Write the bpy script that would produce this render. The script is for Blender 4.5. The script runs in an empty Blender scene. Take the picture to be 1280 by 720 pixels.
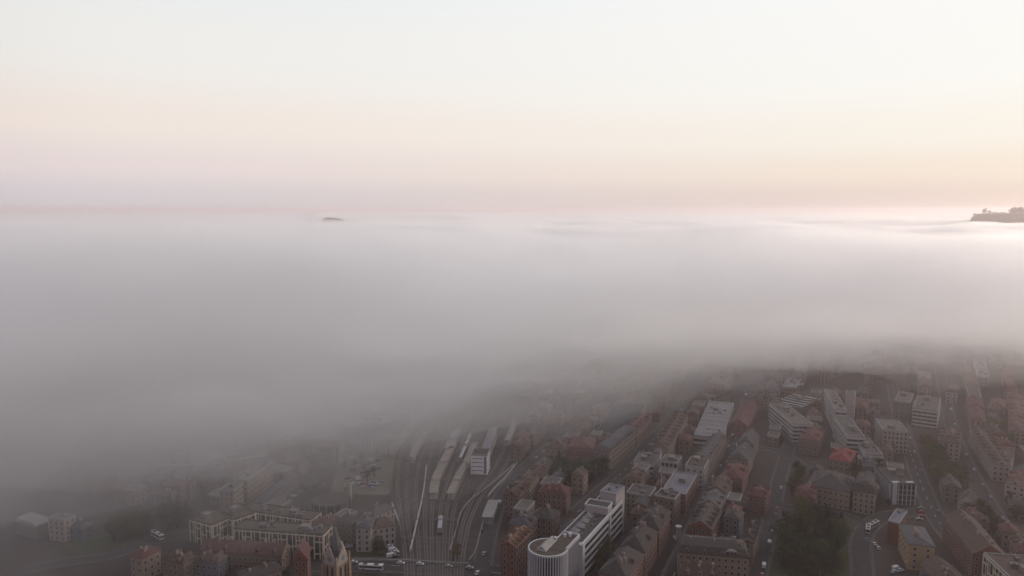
import bpy, math, random
import numpy as np
from mathutils import Vector, noise
R = math.radians
SC = bpy.context.scene
C = SC.collection

# ------------------------------------------------------------------ camera
H = 190.0                      # drone altitude above the town
PITCH = R(6.2)
F = 900.0                      # focal length in pixels of a 1280 wide frame
cam_d = bpy.data.cameras.new('camera')
cam = bpy.data.objects.new('camera', cam_d)
C.objects.link(cam)
cam.location = (0, 0, H)
cam.rotation_euler = (R(90) - PITCH, 0, 0)
cam_d.sensor_width = 36
cam_d.lens = F / 1280 * 36
cam_d.clip_start = 1
cam_d.clip_end = 60000
SC.camera = cam

# ------------------------------------------------------------------ sky, sun, exposure
SUN_AZ = R(66)                 # to the right of the view, just above the horizon
SUN_EL = R(9)
w = bpy.data.worlds.new("World")
SC.world = w
w.use_nodes = True
nt = w.node_tree
nt.nodes.clear()
N = nt.nodes.new
L = nt.links.new


def math_node(op, a, b=None, clamp=False):
    n = N('ShaderNodeMath')
    n.operation = op
    n.use_clamp = clamp
    for i, v in enumerate((a, b)):
        if v is None:
            continue
        if isinstance(v, (int, float)):
            n.inputs[i].default_value = v
        else:
            L(v, n.inputs[i])
    return n.outputs[0]


def lin(c):
    return tuple(((v / 255 + 0.055) / 1.055) ** 2.4 if v > 10 else v / 255 / 12.92 for v in c)


def ramp(fac, stops):
    n = N('ShaderNodeValToRGB')
    cr = n.color_ramp
    cr.interpolation = 'EASE'
    while len(cr.elements) < len(stops):
        cr.elements.new(0.5)
    for e, (p, c) in zip(cr.elements, stops):
        e.position = p
        e.color = (*lin(c), 1)
    L(fac, n.inputs[0])
    return n.outputs[0]


tc = N('ShaderNodeTexCoord')
sep = N('ShaderNodeSeparateXYZ')
L(tc.outputs['Generated'], sep.inputs[0])
el = math_node('ARCSINE', sep.outputs[2])
elf = math_node('ADD', math_node('MULTIPLY', el, 1 / R(100)), 0.1)      # -10..90 degrees -> 0..1
az = math_node('ARCTAN2', sep.outputs[0], sep.outputs[1])             # 0 ahead, positive right


def deg(d):
    return (d + 10) / 100


left = ramp(elf, [(deg(-10), (150, 152, 160)), (deg(-1), (206, 204, 209)), (deg(1.0), (214, 208, 212)),
                  (deg(3.0), (230, 217, 217)), (deg(6), (240, 228, 220)), (deg(11), (238, 236, 232)), (deg(18), (228, 234, 238)),
                  (deg(26), (208, 221, 230)), (deg(50), (216, 222, 230)), (deg(90), (214, 214, 221))])
right = ramp(elf, [(deg(-10), (190, 175, 160)), (deg(-1), (222, 208, 200)), (deg(1.0), (233, 214, 204)),
                   (deg(2.6), (243, 228, 213)), (deg(5), (247, 240, 229)), (deg(9), (249, 247, 242)),
                   (deg(19), (250, 250, 249)), (deg(27), (243, 245, 248)), (deg(50), (232, 232, 236)), (deg(90), (214, 214, 221))])
m = N('ShaderNodeMapRange')
m.interpolation_type = 'SMOOTHSTEP'
m.inputs['From Min'].default_value = R(-38)
m.inputs['From Max'].default_value = R(40)
L(az, m.inputs['Value'])
mix = N('ShaderNodeMix')
mix.data_type = 'RGBA'
L(m.outputs[0], mix.inputs['Factor'])
L(left, mix.inputs['A'])
L(right, mix.inputs['B'])
# the side of the sky away from the dawn is dim blue-grey
away = math_node('MULTIPLY', math_node('SUBTRACT', 1.0, math_node('COSINE', math_node('SUBTRACT', az, R(25)))), 0.5)
aw = N('ShaderNodeMapRange')
aw.interpolation_type = 'SMOOTHSTEP'
aw.inputs['From Min'].default_value = 0.18
aw.inputs['From Max'].default_value = 0.6
L(away, aw.inputs['Value'])
dim = N('ShaderNodeMix')
dim.data_type = 'RGBA'
dim.blend_type = 'MULTIPLY'
dim.inputs['B'].default_value = (0.46, 0.42, 0.47, 1)
L(aw.outputs[0], dim.inputs['Factor'])
L(mix.outputs['Result'], dim.inputs['A'])
sky = N('ShaderNodeTexSky')
sky.sky_type = 'NISHITA'
sky.sun_disc = False
sky.sun_elevation = SUN_EL
sky.sun_rotation = SUN_AZ
sky.air_density = 1.0
sky.dust_density = 1.0
bg1 = N('ShaderNodeBackground')
L(dim.outputs['Result'], bg1.inputs[0])
bg1.inputs[1].default_value = 1.0
bg2 = N('ShaderNodeBackground')
L(sky.outputs[0], bg2.inputs[0])
bg2.inputs[1].default_value = 0.004
add = N('ShaderNodeAddShader')
L(bg1.outputs[0], add.inputs[0])
L(bg2.outputs[0], add.inputs[1])
out = N('ShaderNodeOutputWorld')
L(add.outputs[0], out.inputs['Surface'])

sun_d = bpy.data.lights.new('sun', 'SUN')
sun_d.energy = 2.0
sun_d.angle = R(14)
sun_d.color = (1.0, 0.84, 0.70)
sun = bpy.data.objects.new('sun', sun_d)
C.objects.link(sun)
sd = Vector((math.sin(SUN_AZ) * math.cos(SUN_EL), math.cos(SUN_AZ) * math.cos(SUN_EL), math.sin(SUN_EL)))
sun.rotation_euler = sd.to_track_quat('Z', 'Y').to_euler()
sun.location = (600, 500, 400)

SC.view_settings.view_transform = 'Standard'
SC.view_settings.look = 'None'
SC.view_settings.exposure = 0
SC.view_settings.gamma = 1
cy = SC.cycles
cy.use_denoising = True
try:
    cy.denoiser = 'OPENIMAGEDENOISE'
except Exception:
    pass
cy.use_adaptive_sampling = True
cy.adaptive_threshold = 0.02
cy.max_bounces = 56
cy.diffuse_bounces = 2
cy.glossy_bounces = 2
cy.transmission_bounces = 2
cy.volume_bounces = VOLB = 56
cy.transparent_max_bounces = 16
cy.sample_clamp_indirect = 4
cy.use_fast_gi = False

# ------------------------------------------------------------------ helpers
_c, _s = math.cos(PITCH), math.sin(PITCH)


def at(x, y, z=0.0):
    """Point at height z seen at pixel (x, y) of the 1280x720 photograph."""
    dx, dy = (x - 640) / F, (360 - y) / F
    d = Vector((dx, _c + dy * _s, -_s + dy * _c))
    t = (z - H) / d.z
    return Vector((d.x * t, d.y * t, z))


def lerp(a, b, t):
    return a + (b - a) * t


def sstep(a, b, x):
    t = max(0.0, min(1.0, (x - a) / (b - a)))
    return t * t * (3 - 2 * t)


class MB:
    def __init__(self):
        self.v, self.f, self.m = [], [], []

    def quad(self, a, b, c, d, m=0):
        i = len(self.v)
        self.v += [tuple(a), tuple(b), tuple(c), tuple(d)]
        self.f.append((i, i + 1, i + 2, i + 3))
        self.m.append(m)
        return self

    def poly(self, pts, m=0):
        i = len(self.v)
        self.v += [tuple(p) for p in pts]
        self.f.append(tuple(range(i, i + len(pts))))
        self.m.append(m)

    def box(self, x0, x1, y0, y1, z0, z1, m=0, bottom=True):
        i = len(self.v)
        self.v += [(x0, y0, z0), (x1, y0, z0), (x1, y1, z0), (x0, y1, z0),
                   (x0, y0, z1), (x1, y0, z1), (x1, y1, z1), (x0, y1, z1)]
        fs = [(4, 5, 6, 7), (0, 1, 5, 4), (1, 2, 6, 5), (2, 3, 7, 6), (3, 0, 4, 7)]
        if bottom:
            fs.append((3, 2, 1, 0))
        for f in fs:
            self.f.append(tuple(i + k for k in f))
            self.m.append(m)
        return self

    def obox(self, o, ux, uy, L_, W_, z0, z1, m=0):
        """box from corner o, along unit vectors ux, uy (2-D), lengths L_, W_."""
        i = len(self.v)
        p = [(o[0], o[1]), (o[0] + ux[0] * L_, o[1] + ux[1] * L_),
             (o[0] + ux[0] * L_ + uy[0] * W_, o[1] + ux[1] * L_ + uy[1] * W_),
             (o[0] + uy[0] * W_, o[1] + uy[1] * W_)]
        self.v += [(a, b, z0) for a, b in p] + [(a, b, z1) for a, b in p]
        for f in [(4, 5, 6, 7), (0, 1, 5, 4), (1, 2, 6, 5), (2, 3, 7, 6), (3, 0, 4, 7), (3, 2, 1, 0)]:
            self.f.append(tuple(i + k for k in f))
            self.m.append(m)

    def prism(self, pts, z0, z1, m=0, mtop=None):
        n = len(pts)
        i = len(self.v)
        self.v += [(p[0], p[1], z0) for p in pts] + [(p[0], p[1], z1) for p in pts]
        for k in range(n):
            self.f.append((i + k, i + (k + 1) % n, i + n + (k + 1) % n, i + n + k))
            self.m.append(m)
        self.f.append(tuple(i + n + k for k in range(n)))
        self.m.append(m if mtop is None else mtop)
        self.f.append(tuple(i + n - 1 - k for k in range(n)))
        self.m.append(m)

    def tube(self, pts, rads, n=6, m=0):
        rings = []
        for k, (p, r) in enumerate(zip(pts, rads)):
            p = Vector(p)
            q = Vector(pts[min(k + 1, len(pts) - 1)]) - Vector(pts[max(k - 1, 0)])
            q.normalize()
            a = q.orthogonal().normalized()
            b = q.cross(a)
            i = len(self.v)
            for j in range(n):
                t = 2 * math.pi * j / n
                self.v.append(tuple(p + (a * math.cos(t) + b * math.sin(t)) * r))
            rings.append(i)
        for i, j in zip(rings, rings[1:]):
            for k in range(n):
                self.f.append((i + k, i + (k + 1) % n, j + (k + 1) % n, j + k))
                self.m.append(m)
        self.f.append(tuple(rings[-1] + k for k in range(n)))
        self.m.append(m)
        self.f.append(tuple(rings[0] + n - 1 - k for k in range(n)))
        self.m.append(m)

    def mesh(self, name):
        me = bpy.data.meshes.new(name)
        me.from_pydata(self.v, [], self.f)
        return me

    def build(self, name, mats, parent=None, kind=None):
        if not self.v:
            return None
        me = self.mesh(name)
        if not isinstance(mats, (list, tuple)):
            mats = [mats]
        for q in mats:
            me.materials.append(q)
        if len(mats) > 1:
            me.polygons.foreach_set('material_index', self.m)
        o = bpy.data.objects.new(name, me)
        C.objects.link(o)
        if parent:
            o.parent = parent
        if kind:
            o['kind'] = kind
        return o


def thing(name, label, cat, loc=(0, 0, 0), rz=0.0, group=None):
    o = bpy.data.objects.new(name, None)
    o.empty_display_size = 1
    C.objects.link(o)
    o.location = loc
    o.rotation_euler = (0, 0, rz)
    tag(o, label, cat, group)
    return o


def tag(o, label=None, cat=None, group=None):
    if label:
        o['label'] = label
    if cat:
        o['category'] = cat
    if group:
        o['group'] = group
    return o


def copy_tree(o, parent=None):
    c = o.copy()
    C.objects.link(c)
    c.parent = parent
    for ch in KIDS.get(o.name, []) or [k for k in o.children]:
        copy_tree(ch, c)
    return c


KIDS = {}


# ------------------------------------------------------------------ materials
def mat(name, col, rough=0.85, var=0.18, scale=0.25, metal=0.0, bump=0.0, stripe=None, rnd=0.0, spec=0.3):
    mt = bpy.data.materials.new(name)
    mt.use_nodes = True
    n = mt.node_tree
    b = n.nodes['Principled BSDF']
    b.inputs['Roughness'].default_value = rough
    b.inputs['Metallic'].default_value = metal
    b.inputs['Specular IOR Level'].default_value = spec
    t = n.nodes.new('ShaderNodeTexCoord')
    nz = n.nodes.new('ShaderNodeTexNoise')
    nz.inputs['Scale'].default_value = scale
    nz.inputs['Detail'].default_value = 5
    nz.inputs['Roughness'].default_value = 0.65
    n.links.new(t.outputs['Object'], nz.inputs['Vector'])
    rp = n.nodes.new('ShaderNodeValToRGB')
    rp.color_ramp.elements[0].position = 0.3
    rp.color_ramp.elements[1].position = 0.7
    rp.color_ramp.elements[0].color = (*[max(0, c * (1 - var)) for c in col], 1)
    rp.color_ramp.elements[1].color = (*[min(1, c * (1 + var)) for c in col], 1)
    n.links.new(nz.outputs['Fac'], rp.inputs['Fac'])
    last = rp.outputs['Color']
    if rnd:
        oi = n.nodes.new('ShaderNodeObjectInfo')
        hs = n.nodes.new('ShaderNodeHueSaturation')
        mr = n.nodes.new('ShaderNodeMapRange')
        mr.inputs['To Min'].default_value = 1 - rnd
        mr.inputs['To Max'].default_value = 1 + rnd
        n.links.new(oi.outputs['Random'], mr.inputs['Value'])
        n.links.new(mr.outputs[0], hs.inputs['Value'])
        n.links.new(last, hs.inputs['Color'])
        last = hs.outputs['Color']
    if bump:
        bp = n.nodes.new('ShaderNodeBump')
        bp.inputs['Strength'].default_value = bump
        wv = n.nodes.new('ShaderNodeTexWave')
        wv.bands_direction = 'Y' if stripe is None else stripe
        wv.inputs['Scale'].default_value = 1.2
        wv.inputs['Distortion'].default_value = 1.0
        n.links.new(t.outputs['Object'], wv.inputs['Vector'])
        n.links.new(wv.outputs['Fac'], bp.inputs['Height'])
        n.links.new(bp.outputs[0], b.inputs['Normal'])
    n.links.new(last, b.inputs['Base Color'])
    return mt


M = {}
for nm, c in dict(cream=(.50, .44, .34), white=(.70, .70, .70), grey=(.34, .33, .32), beige=(.42, .36, .29),
                  yellow=(.62, .50, .30), pink=(.36, .22, .18), brick=(.32, .15, .10), tan=(.34, .28, .22),
                  bluegrey=(.26, .29, .33), darkgrey=(.14, .13, .13), offwhite=(.60, .58, .54),
                  sandstone=(.44, .37, .27), bright=(1.2, 1.3, 1.35)).items():
    c = (c[0] * .56, c[1] * .495, c[2] * .48)
    M[nm] = mat('wall_' + nm, c, 0.9, 0.12, 0.3, rnd=0.08)
for nm, c in dict(brown=(.085, .058, .048), red=(.11, .046, .040), brightred=(.19, .045, .04), dark=(.065, .055, .052),
                  slate=(.085, .08, .085), orange=(.15, .085, .055), maroon=(.10, .046, .044)).items():
    M['roof_' + nm] = mat('roof_' + nm, c, 0.9, 0.3, 0.5, bump=0.4, rnd=0.15)
M['flat_gravel'] = mat('flat_gravel', (.12, .105, .095), 0.95, 0.3, 0.6, rnd=0.15)
M['flat_membrane'] = mat('flat_membrane', (.17, .16, .17), 0.8, 0.2, 0.2, rnd=0.1)
M['flat_brown'] = mat('flat_brown', (.085, .068, .052), 0.95, 0.25, 0.4)
M['flat_violet'] = mat('flat_violet', (.15, .14, .17), 0.7, 0.15, 0.2)
M['flat_light'] = mat('flat_light', (.27, .26, .25), 0.7, 0.15, 0.2)
M['glass'] = mat('window_glass', (.035, .04, .045), 0.15, 0.3, 0.5, spec=0.5)
M['glass_pale'] = mat('pale_glass', (.16, .19, .21), 0.2, 0.2, 0.5, spec=0.5)
M['trim'] = mat('painted_trim', (.40, .385, .365), 0.8, 0.15, 0.5)
M['fin'] = mat('pale_metal_fin', (.47, .475, .49), 0.5, 0.06, 0.5)
M['parapet'] = mat('parapet_metal', (.27, .26, .255), 0.6, 0.1, 0.5)
M['chimney'] = mat('chimney_render', (.30, .24, .20), 0.9, 0.2, 0.8)
M['metal'] = mat('weathered_metal', (.16, .16, .165), 0.5, 0.15, 0.8, metal=0.3)
M['frame_cream'] = mat('cream_concrete', (.58, .50, .38), 0.85, 0.1, 0.4)
M['ground'] = mat('town_ground', (.056, .042, .037), 0.95, 0.5, 0.02)
M['asphalt'] = mat('asphalt', (.052, .045, .045), 0.9, 0.25, 0.15)
M['pavement'] = mat('pavement_slabs', (.095, .088, .082), 0.9, 0.2, 0.3)
M['ballast_bed'] = mat('ballast_bed', (.088, .070, .062), 0.95, 0.35, 0.3)
M['ballast'] = mat('rail_ballast', (.060, .048, .043), 0.95, 0.35, 0.2)
M['paint'] = mat('road_paint', (.62, .62, .60), 0.8, 0.15, 1.0)
M['grass'] = mat('lawn', (.055, .065, .030), 0.95, 0.3, 0.08)
M['lot'] = mat('gravel_lot', (.13, .115, .09), 0.95, 0.25, 0.08)
M['rail'] = mat('rail_steel', (.30, .27, .26), 0.35, 0.1, 1.0, metal=0.6)
M['sleeper'] = mat('sleeper_timber', (.10, .085, .075), 0.9, 0.3, 1.0)
M['platform'] = mat('platform_paving', (.24, .22, .20), 0.9, 0.15, 0.3)
M['canopy'] = mat('canopy_roof', (.23, .195, .165), 0.8, 0.25, 0.3)
M['concrete'] = mat('pale_concrete', (.25, .235, .22), 0.85, 0.2, 0.4)
M['bark'] = mat('bark', (.07, .055, .04), 0.95, 0.3, 1.0)
M['leaf_dark'] = mat('leaves_dark', (.045, .052, .024), 0.9, 0.4, 0.5, rnd=0.25)
M['leaf_olive'] = mat('leaves_olive', (.085, .080, .026), 0.9, 0.4, 0.5, rnd=0.25)
M['leaf_autumn'] = mat('leaves_autumn', (.125, .085, .028), 0.9, 0.4, 0.5, rnd=0.25)
M['leaf_fir'] = mat('needles', (.028, .040, .026), 0.9, 0.35, 0.5, rnd=0.2)
M['tyre'] = mat('tyre_rubber', (.02, .02, .02), 0.9, 0.2, 2.0)
for nm, c in dict(white=(.50, .50, .50), silver=(.30, .30, .31), black=(.02, .02, .022), red=(.30, .03, .025),
                  blue=(.05, .09, .20)).items():
    M['car_' + nm] = mat('car_paint_' + nm, c, 0.3, 0.04, 1.0, spec=0.5)
# ------------------------------------------------------------------ ground
G = MB()
G.quad((-12900, -880, 0), (12900, -880, 0), (12900, 13400, 0), (-12900, 13400, 0))
G.build('ground', M['ground'], kind='structure')

FOOT = []      # oriented footprints already taken: (cx, cy, ux, uy, half L, half W)
ROADS = []     # (points, half width)


def taken(x, y, r=0.0, roads=True):
    for cx, cy, ux, uy, hl, hw in FOOT:
        dx, dy = x - cx, y - cy
        if abs(dx * ux + dy * uy) < hl + r and abs(-dx * uy + dy * ux) < hw + r:
            return True
    if roads:
        for pts, hw in ROADS:
            for p in pts:
                if (p[0] - x) ** 2 + (p[1] - y) ** 2 < (hw + r) ** 2:
                    return True
    return False


def smooth(pts, step=6.0):
    """Catmull-Rom through the points, resampled about every `step` metres."""
    P = [Vector((p[0], p[1])) for p in pts]
    P = [P[0] * 2 - P[1]] + P + [P[-1] * 2 - P[-2]]
    o = []
    for i in range(1, len(P) - 2):
        a, b, c, d = P[i - 1:i + 3]
        n = max(1, int((c - b).length / step))
        for k in range(n):
            t = k / n
            o.append(0.5 * ((2 * b) + (c - a) * t + (2 * a - 5 * b + 4 * c - d) * t * t + (3 * b - a - 3 * c + d) * t ** 3))
    o.append(P[-2])
    return o


def offs(pts, d):
    o = []
    for i, p in enumerate(pts):
        t = pts[min(i + 1, len(pts) - 1)] - pts[max(i - 1, 0)]
        t.normalize()
        o.append(p + Vector((t.y, -t.x)) * d)
    return o


def ribbon(mb, pts, d0, d1, z, m=0):
    A, B = offs(pts, d0), offs(pts, d1)
    for i in range(len(pts) - 1):
        mb.quad((*A[i], z), (*B[i], z), (*B[i + 1], z), (*A[i + 1], z), m)


def bar(mb, pts, d0, d1, z0, z1, m=0, skip=None):
    A, B = offs(pts, d0), offs(pts, d1)
    for i in range(len(pts) - 1):
        if skip and skip((A[i] + B[i + 1]) / 2):
            continue
        k = len(mb.v)
        mb.v += [(*A[i], z0), (*B[i], z0), (*B[i + 1], z0), (*A[i + 1], z0), (*A[i], z1), (*B[i], z1), (*B[i + 1], z1), (*A[i + 1], z1)]
        for f in [(4, 5, 6, 7), (0, 1, 5, 4), (1, 2, 6, 5), (2, 3, 7, 6), (3, 0, 4, 7)]:
            mb.f.append(tuple(k + q for q in f))
            mb.m.append(m)


def px(*pp):
    return [at(x, y) for x, y in pp]


road_defs = [  # pixel polylines on the ground, width, dashes
    (px((300, 735), (372, 709), (430, 706), (500, 707), (560, 711), (640, 719), (700, 740)), 13, True),
    (px((826, 760), (844, 715), (866, 668), (893, 610), (914, 565), (935, 500), (952, 455), (962, 430)), 9, True),
    (px((938, 760), (948, 712), (962, 655), (974, 600), (986, 560), (1000, 520)), 7.5, False),
    (px((722, 640), (748, 616), (778, 590), (810, 556), (838, 524), (862, 488), (884, 450)), 8.5, True),
    (px((1262, 760), (1232, 722), (1198, 684), (1172, 650), (1152, 606), (1138, 565), (1124, 520), (1115, 480)), 8.5, True),
    (px((1330, 700), (1262, 664), (1232, 622), (1206, 575), (1190, 535), (1180, 490), (1172, 450)), 8, False),
    (px((30, 712), (85, 702), (140, 694), (185, 678), (230, 668), (300, 652), (356, 622), (400, 592)), 8, False),
    (px((598, 735), (606, 690), (614, 655), (628, 618), (652, 588), (690, 555), (728, 524), (760, 496)), 8, False),
    (px((748, 616), (800, 628), (850, 640), (880, 642)), 8, False),
    (px((1075, 760), (1078, 715), (1076, 680), (1086, 658), (1110, 645), (1150, 640)), 9, False),
    (px((866, 668), (905, 682), (955, 690)), 6, False),
    (px((893, 610), (940, 628), (972, 632), (1030, 640), (1060, 645), (1086, 658)), 6, False),
    (px((914, 565), (965, 562), (1015, 590), (1040, 600)), 7, False),
]
road_pts = [(smooth(p, 5), w_, dsh) for p, w_, dsh in road_defs]
ROADS += [([tuple(q) for q in p], w_ / 2 + 2.5) for p, w_, dsh in road_pts]
for i, (p, w_, dsh) in enumerate(road_pts):
    mb = MB()
    ribbon(mb, p, -w_ / 2, w_ / 2, 0.03 + 0.006 * i)
    mb.build('road', M['asphalt'], kind='structure')
    mb = MB()
    others = [(q, ww) for k, (q, ww, _) in enumerate(road_pts) if k != i]

    def skip(c):
        return any((c - v).length < ww / 2 + 1.5 for q, ww in others for v in q)
    for s in (-1, 1):
        bar(mb, p, s * w_ / 2, s * (w_ / 2 + 1.8), -0.02, 0.14 + 0.002 * i, skip=skip)
    mb.build('pavement', M['pavement'], kind='structure')
    if dsh:
        mb = MB()
        q = smooth(p, 3)
        for k in range(0, len(q) - 1, 3):
            ribbon(mb, q[k:k + 2], -0.12, 0.12, 0.036 + 0.006 * i + .004)
        mb.build('road_markings', M['paint'], kind='structure')

for k, (nm, m_, pts) in enumerate([
        ('gravel_square', 'lot', [(412, 618), (492, 618), (497, 566), (428, 560)]),
        ('car_park', 'asphalt', [(436, 676), (508, 694), (500, 702), (436, 702)]),
        ('lawn', 'grass', [(100, 692), (190, 676), (150, 662), (78, 680)]),
        ('lawn', 'grass', [(442, 702), (470, 702), (478, 688), (444, 680)]),
        ('lawn', 'grass', [(958, 735), (1070, 735), (1070, 650), (1000, 642), (972, 650)]),
        ('rail_ballast', 'ballast', [(505, 704), (600, 704), (650, 590), (700, 520), (650, 480), (560, 480), (500, 540), (486, 620)]),
        ('courtyard', 'pavement', [(860, 678), (925, 680), (930, 655), (880, 655)]),
        ('car_park', 'asphalt', [(355, 640), (400, 636), (408, 605), (372, 600)]),
]):
    mb = MB()
    mb.poly([tuple(at(x, y, 0.010 + 0.002 * k)) for x, y in pts])
    mb.build(nm, M[m_], kind='structure')

# ------------------------------------------------------------------ building kit
_shared = {}


def shared(key, fn, mats):
    """one mesh shared by alike pieces"""
    if key not in _shared:
        mb = MB()
        fn(mb)
        me = mb.mesh(key[0] if isinstance(key, tuple) else key)
        for q in mats:
            me.materials.append(q)
        if len(mats) > 1:
            me.polygons.foreach_set('material_index', mb.m)
        _shared[key] = me
    return _shared[key]


def piece(name, me, parent, loc, rz=0.0, scale=None):
    o = bpy.data.objects.new(name, me)
    C.objects.link(o)
    o.parent = parent
    o.location = loc
    o.rotation_euler = (0, 0, rz)
    if scale:
        o.scale = scale
    return o


def sides(Lx, Wy):
    """origin, along, outward, length of the four facades"""
    return [((-Lx / 2, -Wy / 2), (1, 0), (0, -1), Lx), ((Lx / 2, -Wy / 2), (0, 1), (1, 0), Wy),
            ((Lx / 2, Wy / 2), (-1, 0), (0, 1), Lx), ((-Lx / 2, Wy / 2), (0, -1), (-1, 0), Wy)]


def panel(mb, sd, s0, s1, z0, z1, d0, d1):
    o, u, n, _ = sd
    i = len(mb.v)
    q = [(o[0] + u[0] * s + n[0] * d, o[1] + u[1] * s + n[1] * d) for s, d in ((s0, d1), (s1, d1), (s1, d0), (s0, d0))]
    mb.v += [(x, y, z0) for x, y in q] + [(x, y, z1) for x, y in q]
    for f in [(4, 5, 6, 7), (0, 1, 5, 4), (1, 2, 6, 5), (3, 0, 4, 7), (3, 2, 1, 0)]:
        mb.f.append(tuple(i + k for k in f))
        mb.m.append(0)


def pane(mb, sd, s0, s1, z0, z1, d):
    o, u, n, _ = sd
    a = (o[0] + u[0] * s0 + n[0] * d, o[1] + u[1] * s0 + n[1] * d)
    b = (o[0] + u[0] * s1 + n[0] * d, o[1] + u[1] * s1 + n[1] * d)
    mb.quad((*a, z0), (*b, z0), (*b, z1), (*a, z1))


def roof_solid(mb, Lx, Wy, h, rise, ins, ov=0.5, top=None):
    """ridge along x. ins = how far the ridge ends are drawn in; top = (fraction) flat top of a mansard"""
    x, y = Lx / 2 + ov, Wy / 2 + ov
    z0, z1, z2 = h - 0.05, h + 0.25, h + rise
    i = len(mb.v)
    mb.v += [(-x, -y, z0), (x, -y, z0), (x, y, z0), (-x, y, z0), (-x, -y, z1), (x, -y, z1), (x, y, z1), (-x, y, z1)]
    for f in [(0, 1, 5, 4), (1, 2, 6, 5), (2, 3, 7, 6), (3, 0, 4, 7), (3, 2, 1, 0)]:
        mb.f.append(tuple(i + k for k in f))
        mb.m.append(0)
    if top:
        a, b = x - top, y - top
        mb.v += [(-a, -b, z2), (a, -b, z2), (a, b, z2), (-a, b, z2)]
        for k in range(4):
            mb.f.append((i + 4 + k, i + 4 + (k + 1) % 4, i + 8 + (k + 1) % 4, i + 8 + k))
            mb.m.append(0)
        k = len(mb.v)
        z3 = z2 + min(a, b) * 0.28
        mb.v += [(-a + b * .8, 0, z3), (a - b * .8, 0, z3)] if a > b else [(-.01, 0, z3), (.01, 0, z3)]
        for f in [(i + 8, i + 9, k + 1, k), (i + 9, i + 10, k + 1), (i + 10, i + 11, k, k + 1), (i + 11, i + 8, k)]:
            mb.f.append(f)
            mb.m.append(0)
        return
    a = max(x - ins, 0.02)
    mb.v += [(-a, 0, z2), (a, 0, z2)]
    e = 1 if ins < 0.5 else 0
    for f, m_ in [((4, 5, 9, 8), 0), ((5, 6, 9), e), ((6, 7, 8, 9), 0), ((7, 4, 8), e)]:
        mb.f.append(tuple(i + k for k in f))
        mb.m.append(m_)


def dormer_mesh(mb, kind='gable'):
    if kind == 'flat':
        mb.box(-1.0, 1.0, -1.6, 2.2, 0, 1.5, 0)
        mb.box(-1.2, 1.2, -1.8, 2.3, 1.5, 1.65, 1)
    else:
        mb.box(-0.9, 0.9, -1.5, 2.2, 0, 1.5, 0)
        mb.poly([(-1.1, -1.65, 1.5), (1.1, -1.65, 1.5), (0, -1.65, 2.4)], 0)
        mb.quad((1.1, -1.7, 1.45), (1.1, 2.4, 1.45), (0, 2.4, 2.45), (0, -1.7, 2.45), 1)
        mb.quad((0, -1.7, 2.45), (0, 2.4, 2.45), (-1.1, 2.4, 1.45), (-1.1, -1.7, 1.45), 1)
    y = -1.63 if kind == 'flat' else -1.53
    mb.quad((-.6, y, .3), (.6, y, .3), (.6, y, 1.3), (-.6, y, 1.3), 2)


def chimney_mesh(mb):
    mb.box(-.45, .45, -.6, .6, 0, 2.6)
    mb.box(-.55, .55, -.7, .7, 2.6, 2.8)
    mb.box(-.2, .2, -.35, .35, 2.8, 3.2)


def unit_mesh(mb):
    mb.box(-1.3, 1.3, -.9, .9, 0.25, 1.5)
    mb.box(-1.15, 1.15, -.75, .75, 0, .25)
    mb.box(-.5, .5, -.5, .5, 1.5, 1.75)


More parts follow.
